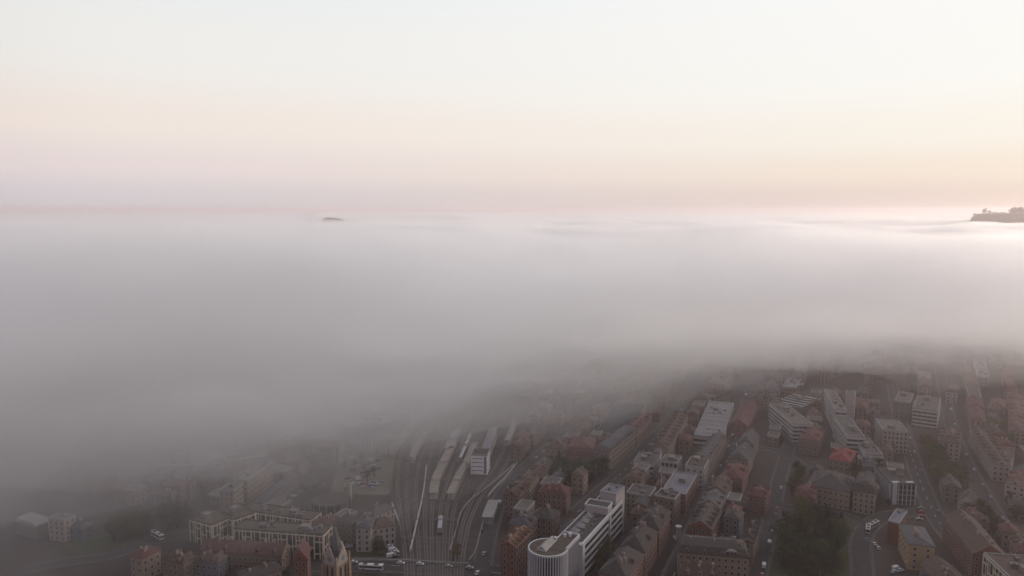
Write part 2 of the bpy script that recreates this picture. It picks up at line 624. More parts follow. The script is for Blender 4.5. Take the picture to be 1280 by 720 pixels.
def facade(root, Lx, Wy, h, style, rng, near, base=0.0, wallm=None, only=None):
    fr, pn, bd = MB(), MB(), MB()
    st = 3.1
    n = max(1, int((h - base - 0.6) / st))
    st = (h - base - 0.6) / n
    for k, sd in enumerate(sides(Lx, Wy)):
        if only is not None and k not in only:
            continue
        Ls = sd[3]
        if style == 'bands':
            for q in range(n):
                z = base + q * st
                panel(bd, sd, -0.35, Ls + 0.35, z + st * .50, z + st, -.05, .35)
                pane(pn, sd, .2, Ls - .2, z + .2, z + st * .52, .05)
                if near:
                    c = int(Ls / 3.2)
                    for j in range(1, c):
                        panel(fr, sd, j * Ls / c - .1, j * Ls / c + .1, z + .15, z + st * .55, -.05, .14)
        elif style == 'fins':
            pane(pn, sd, .3, Ls - .3, base + .4, h - .6, .05)
            c = max(2, int(Ls / 2.4))
            for j in range(c + 1):
                s = .2 + j * (Ls - .4) / c
                panel(bd, sd, s - .2, s + .2, base, h - .2, -.05, .5)
            for q in range(1, n):
                panel(fr, sd, .3, Ls - .3, base + q * st - .18, base + q * st + .18, -.05, .16)
        elif style == 'frames':
            c = max(1, round(Ls / 5.2))
            cw = Ls / c
            pane(pn, sd, .15, Ls - .15, base + .5, h - .4, .04)
            for j in range(c + 1):
                s = min(max(j * cw, .3), Ls - .3)
                panel(bd, sd, s - .32, s + .32, base, h, -.05, .45)
            for j in range(c):
                for q in range(1, n + 1):
                    z = base + q * st
                    if (q + j) % 2 == 0 or q == n:
                        panel(bd, sd, j * cw + .3, (j + 1) * cw - .3, z - .45, z + .12, -.05, .43)
                    else:
                        panel(fr, sd, j * cw + .32, (j + 1) * cw - .32, z - .2, z + .2, -.05, .15)
                    s = j * cw + cw * (.36 if (q * 3 + j) % 3 else .62)
                    panel(bd, sd, s - .22, s + .22, z - st + .1, z - .4, -.05, .40)
        elif style in ('punched', 'tall', 'sparse'):
            sp = {'punched': 3.0, 'tall': 2.7, 'sparse': 4.6}[style]
            c = int((Ls - 1.0) / sp)
            if c < 1:
                continue
            ww, wh = {'punched': (.62, 1.55), 'tall': (.6, 2.0), 'sparse': (.65, 1.4)}[style]
            for q in range(n):
                z = base + q * st + .95
                for j in range(c):
                    s = (j + .5) * Ls / c
                    if near:
                        panel(fr, sd, s - ww - .16, s + ww + .16, z - .16, z + wh + .14, -.05, .07)
                    pane(pn, sd, s - ww, s + ww, z, z + wh, .10 if near else .04)
            if near:
                panel(bd, sd, -.15, Ls + .15, h - .45, h - .08, -.05, .22)
                panel(bd, sd, -.1, Ls + .1, base + st - .1, base + st + .15, -.05, .12)
        elif style == 'balconies':
            c = max(1, int(Ls / 6))
            for q in range(n):
                z = base + q * st
                for j in range(c):
                    s = (j + .5) * Ls / c
                    pane(pn, sd, s - 1.9, s + 1.9, z + .5, z + 2.3, .05)
                    if q:
                        panel(bd, sd, s - 2.2, s + 2.2, z - .1, z + .95, -.05, 1.3)
    trim = M['frame_cream'] if style == 'frames' else M['fin'] if style == 'fins' else M['trim'] if style in ('bands', 'balconies') else wallm
    gl = M['glass']
    names = {'bands': 'spandrel_bands', 'fins': 'facade_fins', 'frames': 'facade_frames', 'balconies': 'balconies'}
    bd.build(names.get(style, 'cornice'), trim, root, 'stuff')
    fr.build('window_frames', M['trim'] if style != 'frames' else M['darkgrey'], root, 'stuff')
    pn.build('window_panes', gl, root, 'stuff')


def rect(a, b, c, h):
    pa, pb, pc = at(*a, h), at(*b, h), at(*c, h)
    e1, e2 = (pb - pa), (pc - pb)
    if e1.length >= e2.length:
        u = e1.normalized()
        Lx = e1.length
        v = Vector((-u.y, u.x, 0))
        wy = e2.dot(v)
        cen = (pa + pb) / 2 + v * wy / 2
        Wy = abs(wy)
    else:
        u = e2.normalized()
        Lx = e2.length
        v = Vector((-u.y, u.x, 0))
        wy = -e1.dot(v)
        cen = (pb + pc) / 2 + v * wy / 2
        Wy = abs(wy)
    return cen, math.atan2(u.y, u.x), Lx, max(Wy, 4.0)


def house(kind, label, cat, cx, cy, rz, Lx, Wy, h, wall='cream', roof='gable', rmat='brown', style='punched', rise=None,
          dormers=0, dk='gable', chim=2, units=0, near=True, group=None, base=0.0, seed=None, par='parapet', z0=0.0, foot=True):
    rng = random.Random(seed if seed is not None else int(cx * 7 + cy * 13))
    if Wy > Lx:
        Lx, Wy, rz = Wy, Lx, rz + math.pi / 2
    root = thing(kind, label, cat, (cx, cy, z0), rz, group)
    if foot:
        FOOT.append((cx, cy, math.cos(rz), math.sin(rz), Lx / 2, Wy / 2))
    W = M[wall]
    mb = MB()
    mb.box(-Lx / 2, Lx / 2, -Wy / 2, Wy / 2, -0.3, h)
    if near:
        mb.box(-Lx / 2 - .08, Lx / 2 + .08, -Wy / 2 - .08, Wy / 2 + .08, -0.2, .7)
    mb.build('wall', W, root)
    if style != 'blank':
        facade(root, Lx, Wy, h, style, rng, near, base, W)
    if roof == 'flat':
        rm = M[rmat] if rmat in M else M['flat_gravel']
        r = MB()
        r.box(-Lx / 2 + .3, Lx / 2 - .3, -Wy / 2 + .3, Wy / 2 - .3, h, h + .12)
        ro = r.build('roof', rm, root)
        p = MB()
        ph = h + .7
        e = .12
        p.box(-Lx / 2 - e, Lx / 2 + e, -Wy / 2 - e, -Wy / 2 + .35, h - .25, ph)
        p.box(-Lx / 2 - e, Lx / 2 + e, Wy / 2 - .35, Wy / 2 + e, h - .25, ph)
        p.box(-Lx / 2 - e, -Lx / 2 + .35, -Wy / 2 + .352, Wy / 2 - .352, h - .25, ph - .003)
        p.box(Lx / 2 - .35, Lx / 2 + e, -Wy / 2 + .352, Wy / 2 - .352, h - .25, ph - .003)
        p.build('parapet', M[par], root)
        me = shared('rooftop_unit', unit_mesh, [M['metal']])
        for k in range(units):
            s = rng.uniform(.6, 1.3)
            piece('rooftop_unit', me, ro, (rng.uniform(-Lx / 2 + 3, Lx / 2 - 3), rng.uniform(-Wy / 2 + 2.2, Wy / 2 - 2.2) if Wy > 5 else 0, h + .12),
                  rng.choice((0, math.pi / 2)), (s, s, s))
        if units and Lx > 16 and Wy > 9:
            b = MB()
            b.box(-2.4, 2.4, -2, 2, 0, 2.5)
            b.box(-2.6, 2.6, -2.2, 2.2, 2.5, 2.7)
            o = b.build('stair_house', M['grey'], ro)
            o.location = (rng.uniform(-.3, .3) * Lx, rng.uniform(-.1, .1) * Wy, h + .12)
        return root
    if rise is None:
        rise = {'gable': .36, 'hip': .32, 'mansard': 0}[roof] * Wy if roof != 'mansard' else 3.6
        rise = min(rise, 6.5)
    r = MB()
    ins = {'gable': 0, 'hip': Wy / 2 * .9, 'mansard': 0}[roof]
    if roof == 'hip' and ins > Lx / 2:
        ins = Lx / 2
    roof_solid(r, Lx, Wy, h, rise, ins, .5, 2.0 if roof == 'mansard' else None)
    ro = r.build('roof', [M['roof_' + rmat], W], root)
    slope = rise / (Wy / 2 + .5)
    if near and roof == 'gable':
        pn = MB()
        for k in (1, 3):
            sd = sides(Lx + 1.0, Wy)[k]
            pane(pn, sd, Wy / 2 - .6, Wy / 2 + .6, h + .7, h + min(1.9, rise * .6), .02)
        pn.build('gable_window', M['glass'], root)
    if dormers:
        dm = shared(('dormer', dk, wall, rmat), lambda m_: dormer_mesh(m_, dk), [W, M['roof_' + rmat], M['glass']])
        yy = Wy / 2 - (1.2 if roof == 'mansard' else Wy * .16)
        zz = h + (0.5 if roof == 'mansard' else .25 + slope * (Wy / 2 + .5 - yy - 1.5))
        for k in range(dormers):
            x = -Lx / 2 + Lx * (k + .5) / dormers
            if roof == 'hip' and abs(x) > Lx / 2 - ins * .8:
                continue
            piece('dormer', dm, ro, (x, -yy, zz))
            piece('dormer', dm, ro, (x, yy, zz), math.pi)
    cm = shared('chimney', chimney_mesh, [M['chimney']])
    for k in range(chim):
        x = rng.uniform(-.4, .4) * Lx if chim > 1 else Lx * .3
        y = rng.choice((-1, 1)) * Wy * rng.uniform(.05, .2)
        if roof == 'mansard':
            z = h + rise + .1
        else:
            z = h + .25 + slope * (Wy / 2 + .5 - abs(y)) - 1.2
            if roof == 'hip':
                x = max(-Lx / 2 + ins, min(Lx / 2 - ins, x))
        piece('chimney', cm, ro, (x, y, z), 0, (1, 1, rng.uniform(.8, 1.1)))
    return root


def B(kind, label, cat, a, b, c, h, **k):
    cen, rz, Lx, Wy = rect(a, b, c, h)
    return house(kind, label, cat, cen.x, cen.y, rz, Lx, Wy, h, **k)
# ------------------------------------------------------------------ the round tower and the slab behind it
def round_tower():
    h = 30.0
    c = at(685, 684, h)
    r = (at(708.5, 684, h) - at(661.5, 684, h)).length / 2
    ax = math.atan2(at(775, 628, 20).y - at(727, 681, 20).y, at(775, 628, 20).x - at(727, 681, 20).x)
    t = thing('round_office_tower', 'round office tower wrapped in white vertical fins, brown gravel roof with a glazed ridge', 'tower', (c.x, c.y, 0), ax)
    FOOT.append((c.x, c.y, math.cos(ax), math.sin(ax), r + 3, r + 2))
    n = 64
    ring = [(math.cos(2 * math.pi * k / n), math.sin(2 * math.pi * k / n)) for k in range(n)]
    mb = MB()
    mb.prism([(x * r, y * r) for x, y in ring], -.3, h - .4)
    mb.build('glass_drum', M['glass'], t)
    mb = MB()
    for q in range(1, 10):
        z = q * 3.1
        mb.prism([(x * (r + .12), y * (r + .12)) for x, y in ring], z - .2, z + .2)
    mb.build('floor_edges', M['darkgrey'], t, 'stuff')
    mb = MB()
    for (r0, r1, z0, z1) in ((r - .1, r + .6, h - .75, h + .12),):
        i = len(mb.v)
        for x, y in ring:
            mb.v += [(x * r0, y * r0, z0), (x * r1, y * r1, z0), (x * r1, y * r1, z1), (x * r0, y * r0, z1)]
        for k in range(n):
            a, b = i + k * 4, i + ((k + 1) % n) * 4
            for j in range(4):
                mb.f.append((a + j, b + j, b + (j + 1) % 4, a + (j + 1) % 4))
    mb.build('parapet', M['fin'], t)
    mb = MB()
    mb.prism([(x * (r - .1), y * (r - .1)) for x, y in ring], h - .4, h + .05)
    ro = mb.build('roof', M['flat_brown'], t)
    fm = shared('fin', lambda m_: m_.box(0, .75, -.24, .24, 0, h - .8), [M['fin']])
    nf = 46
    for k in range(nf):
        a = 2 * math.pi * k / nf
        piece('fin', fm, t, (math.cos(a) * (r + .02), math.sin(a) * (r + .02), .05), a)
    # glazed ridge on the roof
    mb = MB()
    mb.box(-6.7, 6.7, -2.3, 2.3, h, h + .6)
    sk = mb.build('roof_light', M['fin'], ro)
    sk.location = (1.6, 1.2, 0)
    mb = MB()
    mb.poly([(-6.5, -2.2, h + .6), (6.5, -2.2, h + .6), (6.5, 0, h + 2.3), (-6.5, 0, h + 2.3)])
    mb.poly([(6.5, 2.2, h + .6), (-6.5, 2.2, h + .6), (-6.5, 0, h + 2.3), (6.5, 0, h + 2.3)])
    mb.poly([(-6.5, 2.2, h + .6), (-6.5, -2.2, h + .6), (-6.5, 0, h + 2.3)])
    mb.poly([(6.5, -2.2, h + .6), (6.5, 2.2, h + .6), (6.5, 0, h + 2.3)])
    g = mb.build('roof_light_glass', M['flat_light'], ro)
    g.location = sk.location
    # flat flank of the tower, joined to the drum
    mb = MB()
    mb.box(-1.5, r + 9.0, -r + .2, -.5, -.3, h + .1)
    f = mb.build('flank', M['bluegrey'], t)
    mb = MB()
    mb.box(-1.3, r + 8.8, -r + .45, -.7, h + .1, h + .22)
    mb.build('flank_roof', M['flat_brown'], t)
    mb = MB()
    mb.box(1.2, r + 9.2, -r - .15, -r + .42, h - .8, h + 1.0)
    mb.box(r + 8.6, r + 9.2, -r + .42, -.4, h - .8, h + 1.0)
    mb.build('flank_parapet', M['fin'], t)
    vb = shared('vent_box', lambda m_: (m_.box(-.6, .6, -.6, .6, 0, 1.6), m_.box(-.75, .75, -.75, .75, 1.6, 1.75)), [M['fin']])
    for x, y in ((r - 1, -.4), (r + 4, -3.2), (r + 6, -5)):
        piece('vent_box', vb, ro, (x, y, h + .1))


round_tower()


def slab():
    cen, rz, Lx, Wy = rect((702, 668), (727, 682), (778, 626), 20.5)
    t = thing('office_slab', 'long office slab with white ribbon facade and four sawtooth roof lights beside the round tower', 'office block', (cen.x, cen.y, 0), rz)
    FOOT.append((cen.x, cen.y, math.cos(rz), math.sin(rz), Lx / 2, Wy / 2))
    h = 20.5
    mb = MB()
    mb.box(-Lx / 2, Lx / 2, -Wy / 2, Wy / 2, -.3, h)
    mb.build('wall', M['darkgrey'], t)
    bd, pn = MB(), MB()
    for sd in sides(Lx, Wy):
        for q in range(5):
            z = 1.2 + q * 3.9
            pane(pn, sd, .3, sd[3] - .3, z + .1, z + 2.3, .05)
            if sd[3] > 30:
                panel(bd, sd, 0, sd[3] * .62, z + 2.2, z + 3.5, -.05, .4)
                panel(bd, sd, sd[3] * .66, sd[3], z + 2.4, z + 3.4, -.05, .36)
            else:
                panel(bd, sd, 0, sd[3], z + 2.2, z + 3.5, -.05, .3)
    pn.build('window_ribbon', M['glass'], t, 'stuff')
    bd.build('spandrel_bands', M['fin'], t, 'stuff')
    mb = MB()
    mb.box(-Lx / 2 - .9, -Lx / 2 + 2.2, -Wy / 2 - 1.0, -Wy / 2 + 1.8, -.3, h + .6)
    mb.build('end_pier', M['fin'], t)
    mb = MB()
    mb.box(Lx * .13, Lx * .16, -Wy / 2 - 1.0, -Wy / 2 + .2, -.3, h + .8)
    mb.build('stair_pier', M['fin'], t)
    mb = MB()
    mb.box(-Lx / 2 + .3, Lx / 2 - .3, -Wy / 2 + .5, Wy / 2 - .3, h, h + .12)
    ro = mb.build('roof', M['roof_dark'], t)
    mb = MB()
    mb.box(-Lx / 2, Lx / 2, -Wy / 2 - .56, -Wy / 2 + .3, h - .3, h + 1.1)
    mb.box(-Lx / 2, Lx / 2, Wy / 2 - .3, Wy / 2 + .1, h - .3, h + .8)
    mb.build('parapet', M['fin'], t)
    # sawtooth lights: bright upright face to the street side, dark slope behind

    def saw(m_):
        a = [(-2.4, -2.6, 0), (2.4, -2.6, 0), (2.4, 2.6, 0), (-2.4, 2.6, 0)]
        m_.quad((-2.4, -2.6, 0), (2.4, -2.6, 0), (0.0, -2.2, 3.4), (-0.01, -2.2, 3.4), 0)
        m_.quad((0.0, -2.2, 3.4), (2.4, 2.6, 0), (-2.4, 2.6, 0), (-0.01, -2.2, 3.4), 1)
        m_.poly([(2.4, -2.6, 0), (2.4, 2.6, 0), (0.0, -2.2, 3.4)], 1)
        m_.poly([(-2.4, 2.6, 0), (-2.4, -2.6, 0), (-0.01, -2.2, 3.4)], 1)
    sm = shared('sawtooth_light', saw, [M['fin'], M['flat_membrane']])
    for k in range(4):
        piece('sawtooth_light', sm, ro, (-Lx * .28 + k * 7.2, Wy * .16, h + .12), math.pi * 1.5)
    un = shared('rooftop_unit', unit_mesh, [M['metal']])
    for k in range(7):
        piece('rooftop_unit', un, ro, (-Lx * .42 + k * Lx * .1, -Wy * .25 + (k % 3), h + .12), k % 2, (.6, .6, .6))
    return t


slab()
B('office_block', 'white panelled attic storey standing across the middle of the ribbon-windowed slab', 'office block',
  (731, 631), (760, 636), (766, 629), 24.5, wall='white', roof='flat', rmat='roof_dark', style='blank', units=0, near=False, par='fin')
B('office_block', 'pale blue-grey office head block closing the far end of the ribbon-windowed slab', 'office block',
  (750, 615), (770, 619), (781, 609), 27.0, wall='white', roof='flat', rmat='flat_violet', style='blank', units=2, par='parapet')

# ------------------------------------------------------------------ traced buildings
# centre
B('apartment_block', 'cream four-storey corner block with light window frames north of the dark garden trees', 'apartment block',
  (683, 557), (707, 562), (713, 552), 15, wall='cream', roof='hip', rmat='brown', style='punched', dormers=3, group=None)
B('apartment_block', 'grey-brown block under a maroon mansard roof between cream corner block and stone corner building', 'apartment block',
  (708, 563), (743, 567), (748, 552), 14, wall='pink', roof='mansard', rmat='maroon', style='punched', dormers=6)
B('corner_building', 'beige stone corner building with a long street front and a roof edged with dormers', 'building',
  (744, 563), (761, 566), (795, 538), 16, wall='beige', roof='mansard', rmat='slate', style='tall', dormers=9, dk='flat')
B('apartment_block', 'red-brown roofed beige block continuing the long street front beyond the stone corner building', 'apartment block',
  (777, 541), (796, 538), (815, 519), 15, wall='beige', roof='hip', rmat='maroon', style='punched', dormers=5)
B('stepped_building', 'pale building with stepped roof terraces across the street from the stone corner building', 'building',
  (793, 576), (817, 580), (823, 568), 12, wall='offwhite', roof='flat', style='bands', units=3)
B('stair_tower', 'slim pale stair tower with a pyramid cap beside the stepped terrace building', 'tower',
  (818, 566), (824, 567), (827, 562), 19, wall='offwhite', roof='hip', rmat='slate', style='sparse', chim=0)
B('terraced_row', 'long beige terraced row with a brown dormered roof running up the station-side street', 'terrace',
  (818, 558), (835, 562), (860, 518), 15, wall='cream', roof='hip', rmat='brown', style='punched', dormers=10)
B('flat_block', 'small dark glazed block with a pale roof rim just behind the violet-roofed block', 'building',
  (826, 577), (847, 580), (852, 571), 13, wall='bluegrey', roof='flat', style='fins', units=2)
B('corner_house', 'white corner house with dark windows and a brown hipped roof carrying a pale roof hut', 'house',
  (857, 582), (880, 586), (886, 575), 15, wall='white', roof='flat', rmat='flat_brown', style='punched', units=3)
B('terraced_row', 'pale terraced row climbing away behind the white corner house', 'terrace',
  (869, 571), (886, 575), (908, 546), 14, wall='cream', roof='gable', rmat='slate', style='punched', dormers=8, dk='flat')
B('flat_roof_block', 'flat block with a wide violet-grey roof framed by a bright white parapet', 'apartment block',
  (828, 613), (857, 619), (871, 594), 13, wall='pink', roof='flat', rmat='flat_violet', style='punched', units=1, par='parapet')
B('school_building', 'low cream block with tall dark windows and flat dark roof behind the ribbon-windowed slab', 'building',
  (783, 616), (812, 621), (820, 610), 13, wall='sandstone', roof='flat', rmat='roof_dark', style='tall', units=2)
B('office_block', 'tan office block with a blank end wall at the head of the dark roofs', 'office block',
  (816, 622), (843, 625), (851, 616), 16, wall='tan', roof='flat', rmat='roof_dark', style='tall', units=3)
for k, (a, b, c, hh, lab) in enumerate([
        ((797, 655), (824, 663), (838, 640), 16, 'dark brown hipped roof at the upper end of the pinkish street row'),
        ((777, 682), (806, 691), (822, 666), 15, 'broad dark roof with a thin bright firewall in the middle of the pinkish street row'),
        ((750, 714), (783, 724), (805, 694), 15, 'broad dark roof with a skylight at the lower end of the pinkish street row')]):
    B('apartment_block', lab, 'apartment block', a, b, c, hh, wall='pink', roof='hip', rmat='dark', style='punched', chim=4, dormers=3, rise=6)
B('brick_house', 'ornate red brick house with many gables beside the railway road and the round tower', 'house',
  (627, 680), (645, 685), (664, 665), 17, wall='brick', roof='gable', rmat='orange', style='tall', dormers=5, chim=4)
B('brick_house', 'darker brick house with a slate roof adjoining the ornate gabled brick house', 'house',
  (636, 655), (662, 660), (672, 648), 15, wall='pink', roof='hip', rmat='slate', style='punched', dormers=3, chim=4)
B('apartment_block', 'grey-brown block with tall windows between the round tower and the red-roofed house', 'apartment block',
  (664, 645), (690, 650), (702, 640), 14, wall='pink', roof='hip', rmat='dark', style='tall', dormers=3)
B('villa', 'large villa with a red-brown roof and pale end wall beside the dark garden trees', 'villa',
  (672, 616), (708, 620), (715, 610), 13, wall='pink', roof='hip', rmat='red', style='tall', dormers=4)
B('sawtooth_hall', 'big pale hall whose roof is ribbed by rows of sheds, half lost in mist', 'hall',
  (745, 540), (788, 545), (808, 506), 9, wall='grey', roof='flat', rmat='flat_membrane', style='blank', units=0)
# right of centre
B('corner_building', 'long cream fronted corner building with a dark mansard roof and half-round dormer', 'building',
  (848, 690), (936, 698), (944, 682), 14, wall='sandstone', roof='mansard', rmat='dark', style='punched', dormers=4, chim=5)
B('house', 'red-brown roofed house with two white dormers at the bottom edge of the picture', 'house',
  (852, 719), (898, 724), (904, 711), 12, wall='offwhite', roof='gable', rmat='brown', style='punched', dormers=3, chim=3)
B('courtyard_wing', 'brick wing with small bright skylights along its slope facing the inner yard', 'building',
  (862, 655), (890, 663), (902, 640), 13, wall='brick', roof='gable', rmat='dark', style='punched', dormers=4)
B('courtyard_house', 'small white rendered house at the back of the inner yard', 'house',
  (904, 647), (924, 650), (930, 641), 13, wall='bluegrey', roof='hip', rmat='dark', style='punched')
B('courtyard_wing', 'dark roofed brick wing closing the inner yard on its street side', 'building',
  (929, 676), (942, 679), (950, 655), 13, wall='tan', roof='gable', rmat='dark', style='punched', dormers=4)
B('house', 'tall gabled house with a dark roof above the inner yard and a pale dormer', 'house',
  (872, 632), (900, 636), (908, 622), 13, wall='tan', roof='gable', rmat='slate', style='punched', dormers=2, dk='flat')
B('town_house', 'small red-roofed town house with beige walls at the bend of the yard street', 'house',
  (936, 618), (957, 623), (964, 612), 12, wall='pink', roof='hip', rmat='red', style='punched', dormers=2)
B('town_house', 'crimson-roofed villa at the edge of the wooded park', 'house',
  (993, 620), (1018, 624), (1022, 610), 11, wall='pink', roof='hip', rmat='red', style='punched', dormers=2)
B('gabled_hall', 'grey hall with twin steep gables, the farther of the two beside the avenue', 'hall',
  (924, 551), (942, 557), (949, 545), 12, wall='grey', roof='gable', rmat='slate', style='sparse', rise=6)
B('gabled_hall', 'grey hall with a steep pale gable, the nearer of the two beside the avenue', 'hall',
  (914, 571), (935, 576), (942, 563), 12, wall='grey', roof='gable', rmat='slate', style='sparse', rise=6)
B('town_house', 'broad house with a dusky red hipped roof just below the grey gabled halls', 'house',
  (903, 594), (928, 600), (936, 584), 12, wall='pink', roof='hip', rmat='red', style='punched', dormers=3)
B('town_house', 'brown house with a flat white window strip under its eaves below the dusky red roof', 'house',
  (884, 612), (906, 616), (916, 602), 11, wall='tan', roof='gable', rmat='brown', style='punched', dormers=2, dk='flat')
B('office_block', 'white office block with slanting bands of windows and a blank white gable end', 'office block',
  (962, 505), (992, 530), (1013, 528), 17, wall='white', roof='flat', style='bands', units=5, par='parapet')
B('high_office', 'tallest white office block, ribbed with bands, a bright windowless core at its end', 'office block',
  (1031, 487), (1044, 512), (1057, 511), 22, wall='white', roof='flat', style='bands', units=4, par='parapet')
B('lift_core', 'bright windowless concrete core standing against the tallest white office block', 'tower',
  (1057, 494), (1069, 495), (1070, 489), 27, wall='white', roof='flat', style='blank', units=0, par='parapet')
B('terrace_block', 'stepped block with balcony bands and planted roof behind the bright red roof', 'apartment block',
  (1042, 521), (1059, 545), (1077, 541), 18, wall='grey', roof='flat', style='bands', units=6)
B('terrace_block', 'grey banded block stepping down behind the office with two white pylons', 'apartment block',
  (1066, 546), (1082, 568), (1098, 562), 12, wall='grey', roof='flat', style='bands', units=3)
B('glass_hall', 'low hall with long pale roof strips in front of the tallest white office block', 'hall',
  (982, 497), (1000, 510), (1026, 499), 8, wall='grey', roof='flat', rmat='flat_light', style='blank', units=4)
B('red_roof_house', 'house with the brightest red roof of the town, wide and freshly tiled', 'house',
  (1038, 571), (1062, 578), (1070, 565), 11, wall='beige', roof='hip', rmat='brightred', style='punched', dormers=3)
B('town_house', 'house with a dull red hipped roof tucked behind the white office gable end', 'house',
  (1000, 546), (1023, 552), (1031, 538), 12, wall='tan', roof='hip', rmat='red', style='punched', dormers=2)
B('school_wing', 'long low wing with a dark roof and cream wall joined to the gabled school', 'school',
  (1010, 604), (1062, 616), (1070, 598), 12, wall='cream', roof='hip', rmat='dark', style='punched', dormers=6, dk='flat')
B('gabled_school', 'cream school front with a rounded gable and dark windows above the park trees', 'school',
  (1066, 617), (1094, 618), (1096, 602), 14, wall='cream', roof='mansard', rmat='dark', style='tall', rise=5, dormers=2)
B('twin_pylon_office', 'dark office with two white vertical pylons on its front', 'office block',
  (1094, 583), (1113, 604), (1142, 603), 14, wall='bluegrey', roof='flat', rmat='roof_dark', style='fins', units=3, par='darkgrey')
B('apartment_block', 'grey apartment block with a pale roof edge and ribbed front far behind the twin pylons', 'apartment block',
  (1094, 524), (1123, 526), (1135, 540), 18, wall='offwhite', roof='flat', style='tall', units=2)
B('glass_office', 'wide grey glass office with a long light roof line in the mist', 'office block',
  (1140, 513), (1172, 514), (1176, 498), 17, wall='grey', roof='flat', style='bands', units=3)
B('apartment_block', 'large dull block with a pale rim to the roof next to the wide glass office', 'apartment block',
  (1118, 503), (1138, 504), (1142, 492), 16, wall='grey', roof='flat', style='punched', units=2)
B('yellow_block', 'yellow rendered apartment block with a grey roof and balconies along one side', 'apartment block',
  (1124, 656), (1136, 680), (1168, 683), 14, wall='yellow', roof='hip', rmat='slate', style='sparse', rise=2.4, dormers=0, chim=4)
B('brick_annex', 'narrow red-brown annex behind the yellow rendered block', 'house',
  (1113, 648), (1124, 655), (1134, 640), 13, wall='brick', roof='flat', rmat='flat_violet', style='sparse', units=1)
B('brick_row', 'long pinkish brick row with a plain brown roof beside the sloping street', 'terrace',
  (1180, 646), (1216, 693), (1248, 684), 14, wall='brick', roof='gable', rmat='brown', style='punched', dormers=0, chim=6, rise=6)
B('grid_front_block', 'block with a bright white grid front at the bottom corner of the picture', 'apartment block',
  (1230, 692), (1264, 724), (1296, 708), 17, wall='white', roof='flat', rmat='roof_brown', style='frames', units=3, par='parapet')
B('brown_roof_house', 'long house with a plain red-brown roof in front of the yellow block', 'house',
  (1150, 706), (1174, 733), (1204, 722), 8, wall='bluegrey', roof='gable', rmat='brown', style='punched', chim=3)
B('timbered_house', 'white half-timbered house with a broad pointed gable among dark trees', 'house',
  (1196, 632), (1218, 634), (1222, 622), 9, wall='white', roof='gable', rmat='dark', style='sparse', rise=6)
B('row_of_flats', 'long pale row of flats facing the sloping street with red roofs behind', 'terrace',
  (1212, 536), (1241, 580), (1256, 573), 12, wall='offwhite', roof='gable', rmat='brown', style='punched', dormers=10)
B('white_house', 'white cross-shaped house with bay windows under a red roof by the wood', 'house',
  (1236, 510), (1256, 511), (1258, 501), 11, wall='white', roof='hip', rmat='red', style='punched')
B('white_house', 'small white house with three storeys of windows in the misty row below the wood', 'house',
  (1182, 492), (1197, 491), (1198, 483), 11, wall='white', roof='hip', rmat='brown', style='punched')
B('villa', 'broad villa with a red-brown roof and a pale flank beside the long row of flats', 'villa',
  (1172, 553), (1200, 555), (1202, 541), 14, wall='offwhite', roof='hip', rmat='brown', style='punched', dormers=3)
B('white_gable_house', 'house with two white curly gables above a dark garden near the picture edge', 'house',
  (1256, 604), (1282, 609), (1288, 596), 11, wall='offwhite', roof='gable', rmat='red', style='punched', dormers=2)
B('white_gable_house', 'white gabled house standing behind the row of flats, near the crimson roofs', 'house',
  (1243, 573), (1262, 577), (1268, 566), 11, wall='offwhite', roof='gable', rmat='brown', style='sparse')
# left of the railway
B('framed_office', 'flat-roofed office wrapped in irregular cream frames, nearest corner of the group by the trees', 'office block',
  (237, 649), (265, 657), (288, 643), 13, wall='darkgrey', roof='flat', rmat='flat_brown', style='frames', units=2, par='darkgrey')
B('framed_office', 'brown-roofed cream-framed office wing set back behind the corner office', 'office block',
  (272, 638), (291, 650), (313, 637), 13, wall='darkgrey', roof='flat', rmat='flat_brown', style='frames', units=4, par='darkgrey')
B('framed_office', 'long cream-framed office wing, farthest of the group, beside the curved car park', 'office block',
  (305, 638), (388, 650), (398, 640), 12, wall='darkgrey', roof='flat', rmat='flat_brown', style='frames', units=7, par='darkgrey')
B('framed_office', 'long cream-framed office wing with tall openings directly behind the church', 'office block',
  (292, 661), (404, 669), (409, 657), 14, wall='darkgrey', roof='flat', rmat='flat_brown', style='frames', units=8, par='darkgrey')
B('pale_apartment_block', 'pale ribbed apartment block at the fog edge, nearest of the pair', 'apartment block',
  (277, 611), (292, 614), (304, 604), 17, wall='sandstone', roof='flat', style='tall', units=1)
B('pale_apartment_block', 'longer pale ribbed apartment block running into the fog', 'apartment block',
  (300, 598), (309, 601), (342, 577), 18, wall='sandstone', roof='flat', style='tall', units=2)
B('long_hall', 'long low hall with a light roof along the dark avenue at the fog edge', 'hall',
  (311, 632), (322, 635), (374, 594), 8, wall='grey', roof='gable', rmat='slate', style='sparse', rise=2)
B('station_house', 'pale station house wing with tall window bays and a hipped slate roof', 'station',
  (446, 657), (463, 660), (470, 645), 14, wall='offwhite', roof='hip', rmat='slate', style='tall', dormers=2)
B('station_house', 'pale station house wing with a red-brown hipped roof next to the parked vans', 'station',
  (466, 661), (494, 657), (491, 647), 11, wall='offwhite', roof='hip', rmat='brown', style='tall', dormers=2)
B('station_house', 'grey-roofed station building with white pilasters behind the red-brown roof', 'station',
  (467, 646), (493, 635), (488, 627), 13, wall='offwhite', roof='hip', rmat='slate', style='tall')
B('town_house', 'dark-roofed house wedged between the church spire and the station house', 'house',
  (420, 651), (440, 655), (446, 645), 13, wall='tan', roof='hip', rmat='dark', style='punched')
B('kiosk', 'small white windowless cube of a building at the edge of the gravel square', 'kiosk',
  (430, 609), (437, 610), (440, 606), 9, wall='offwhite', roof='flat', style='blank', units=0)
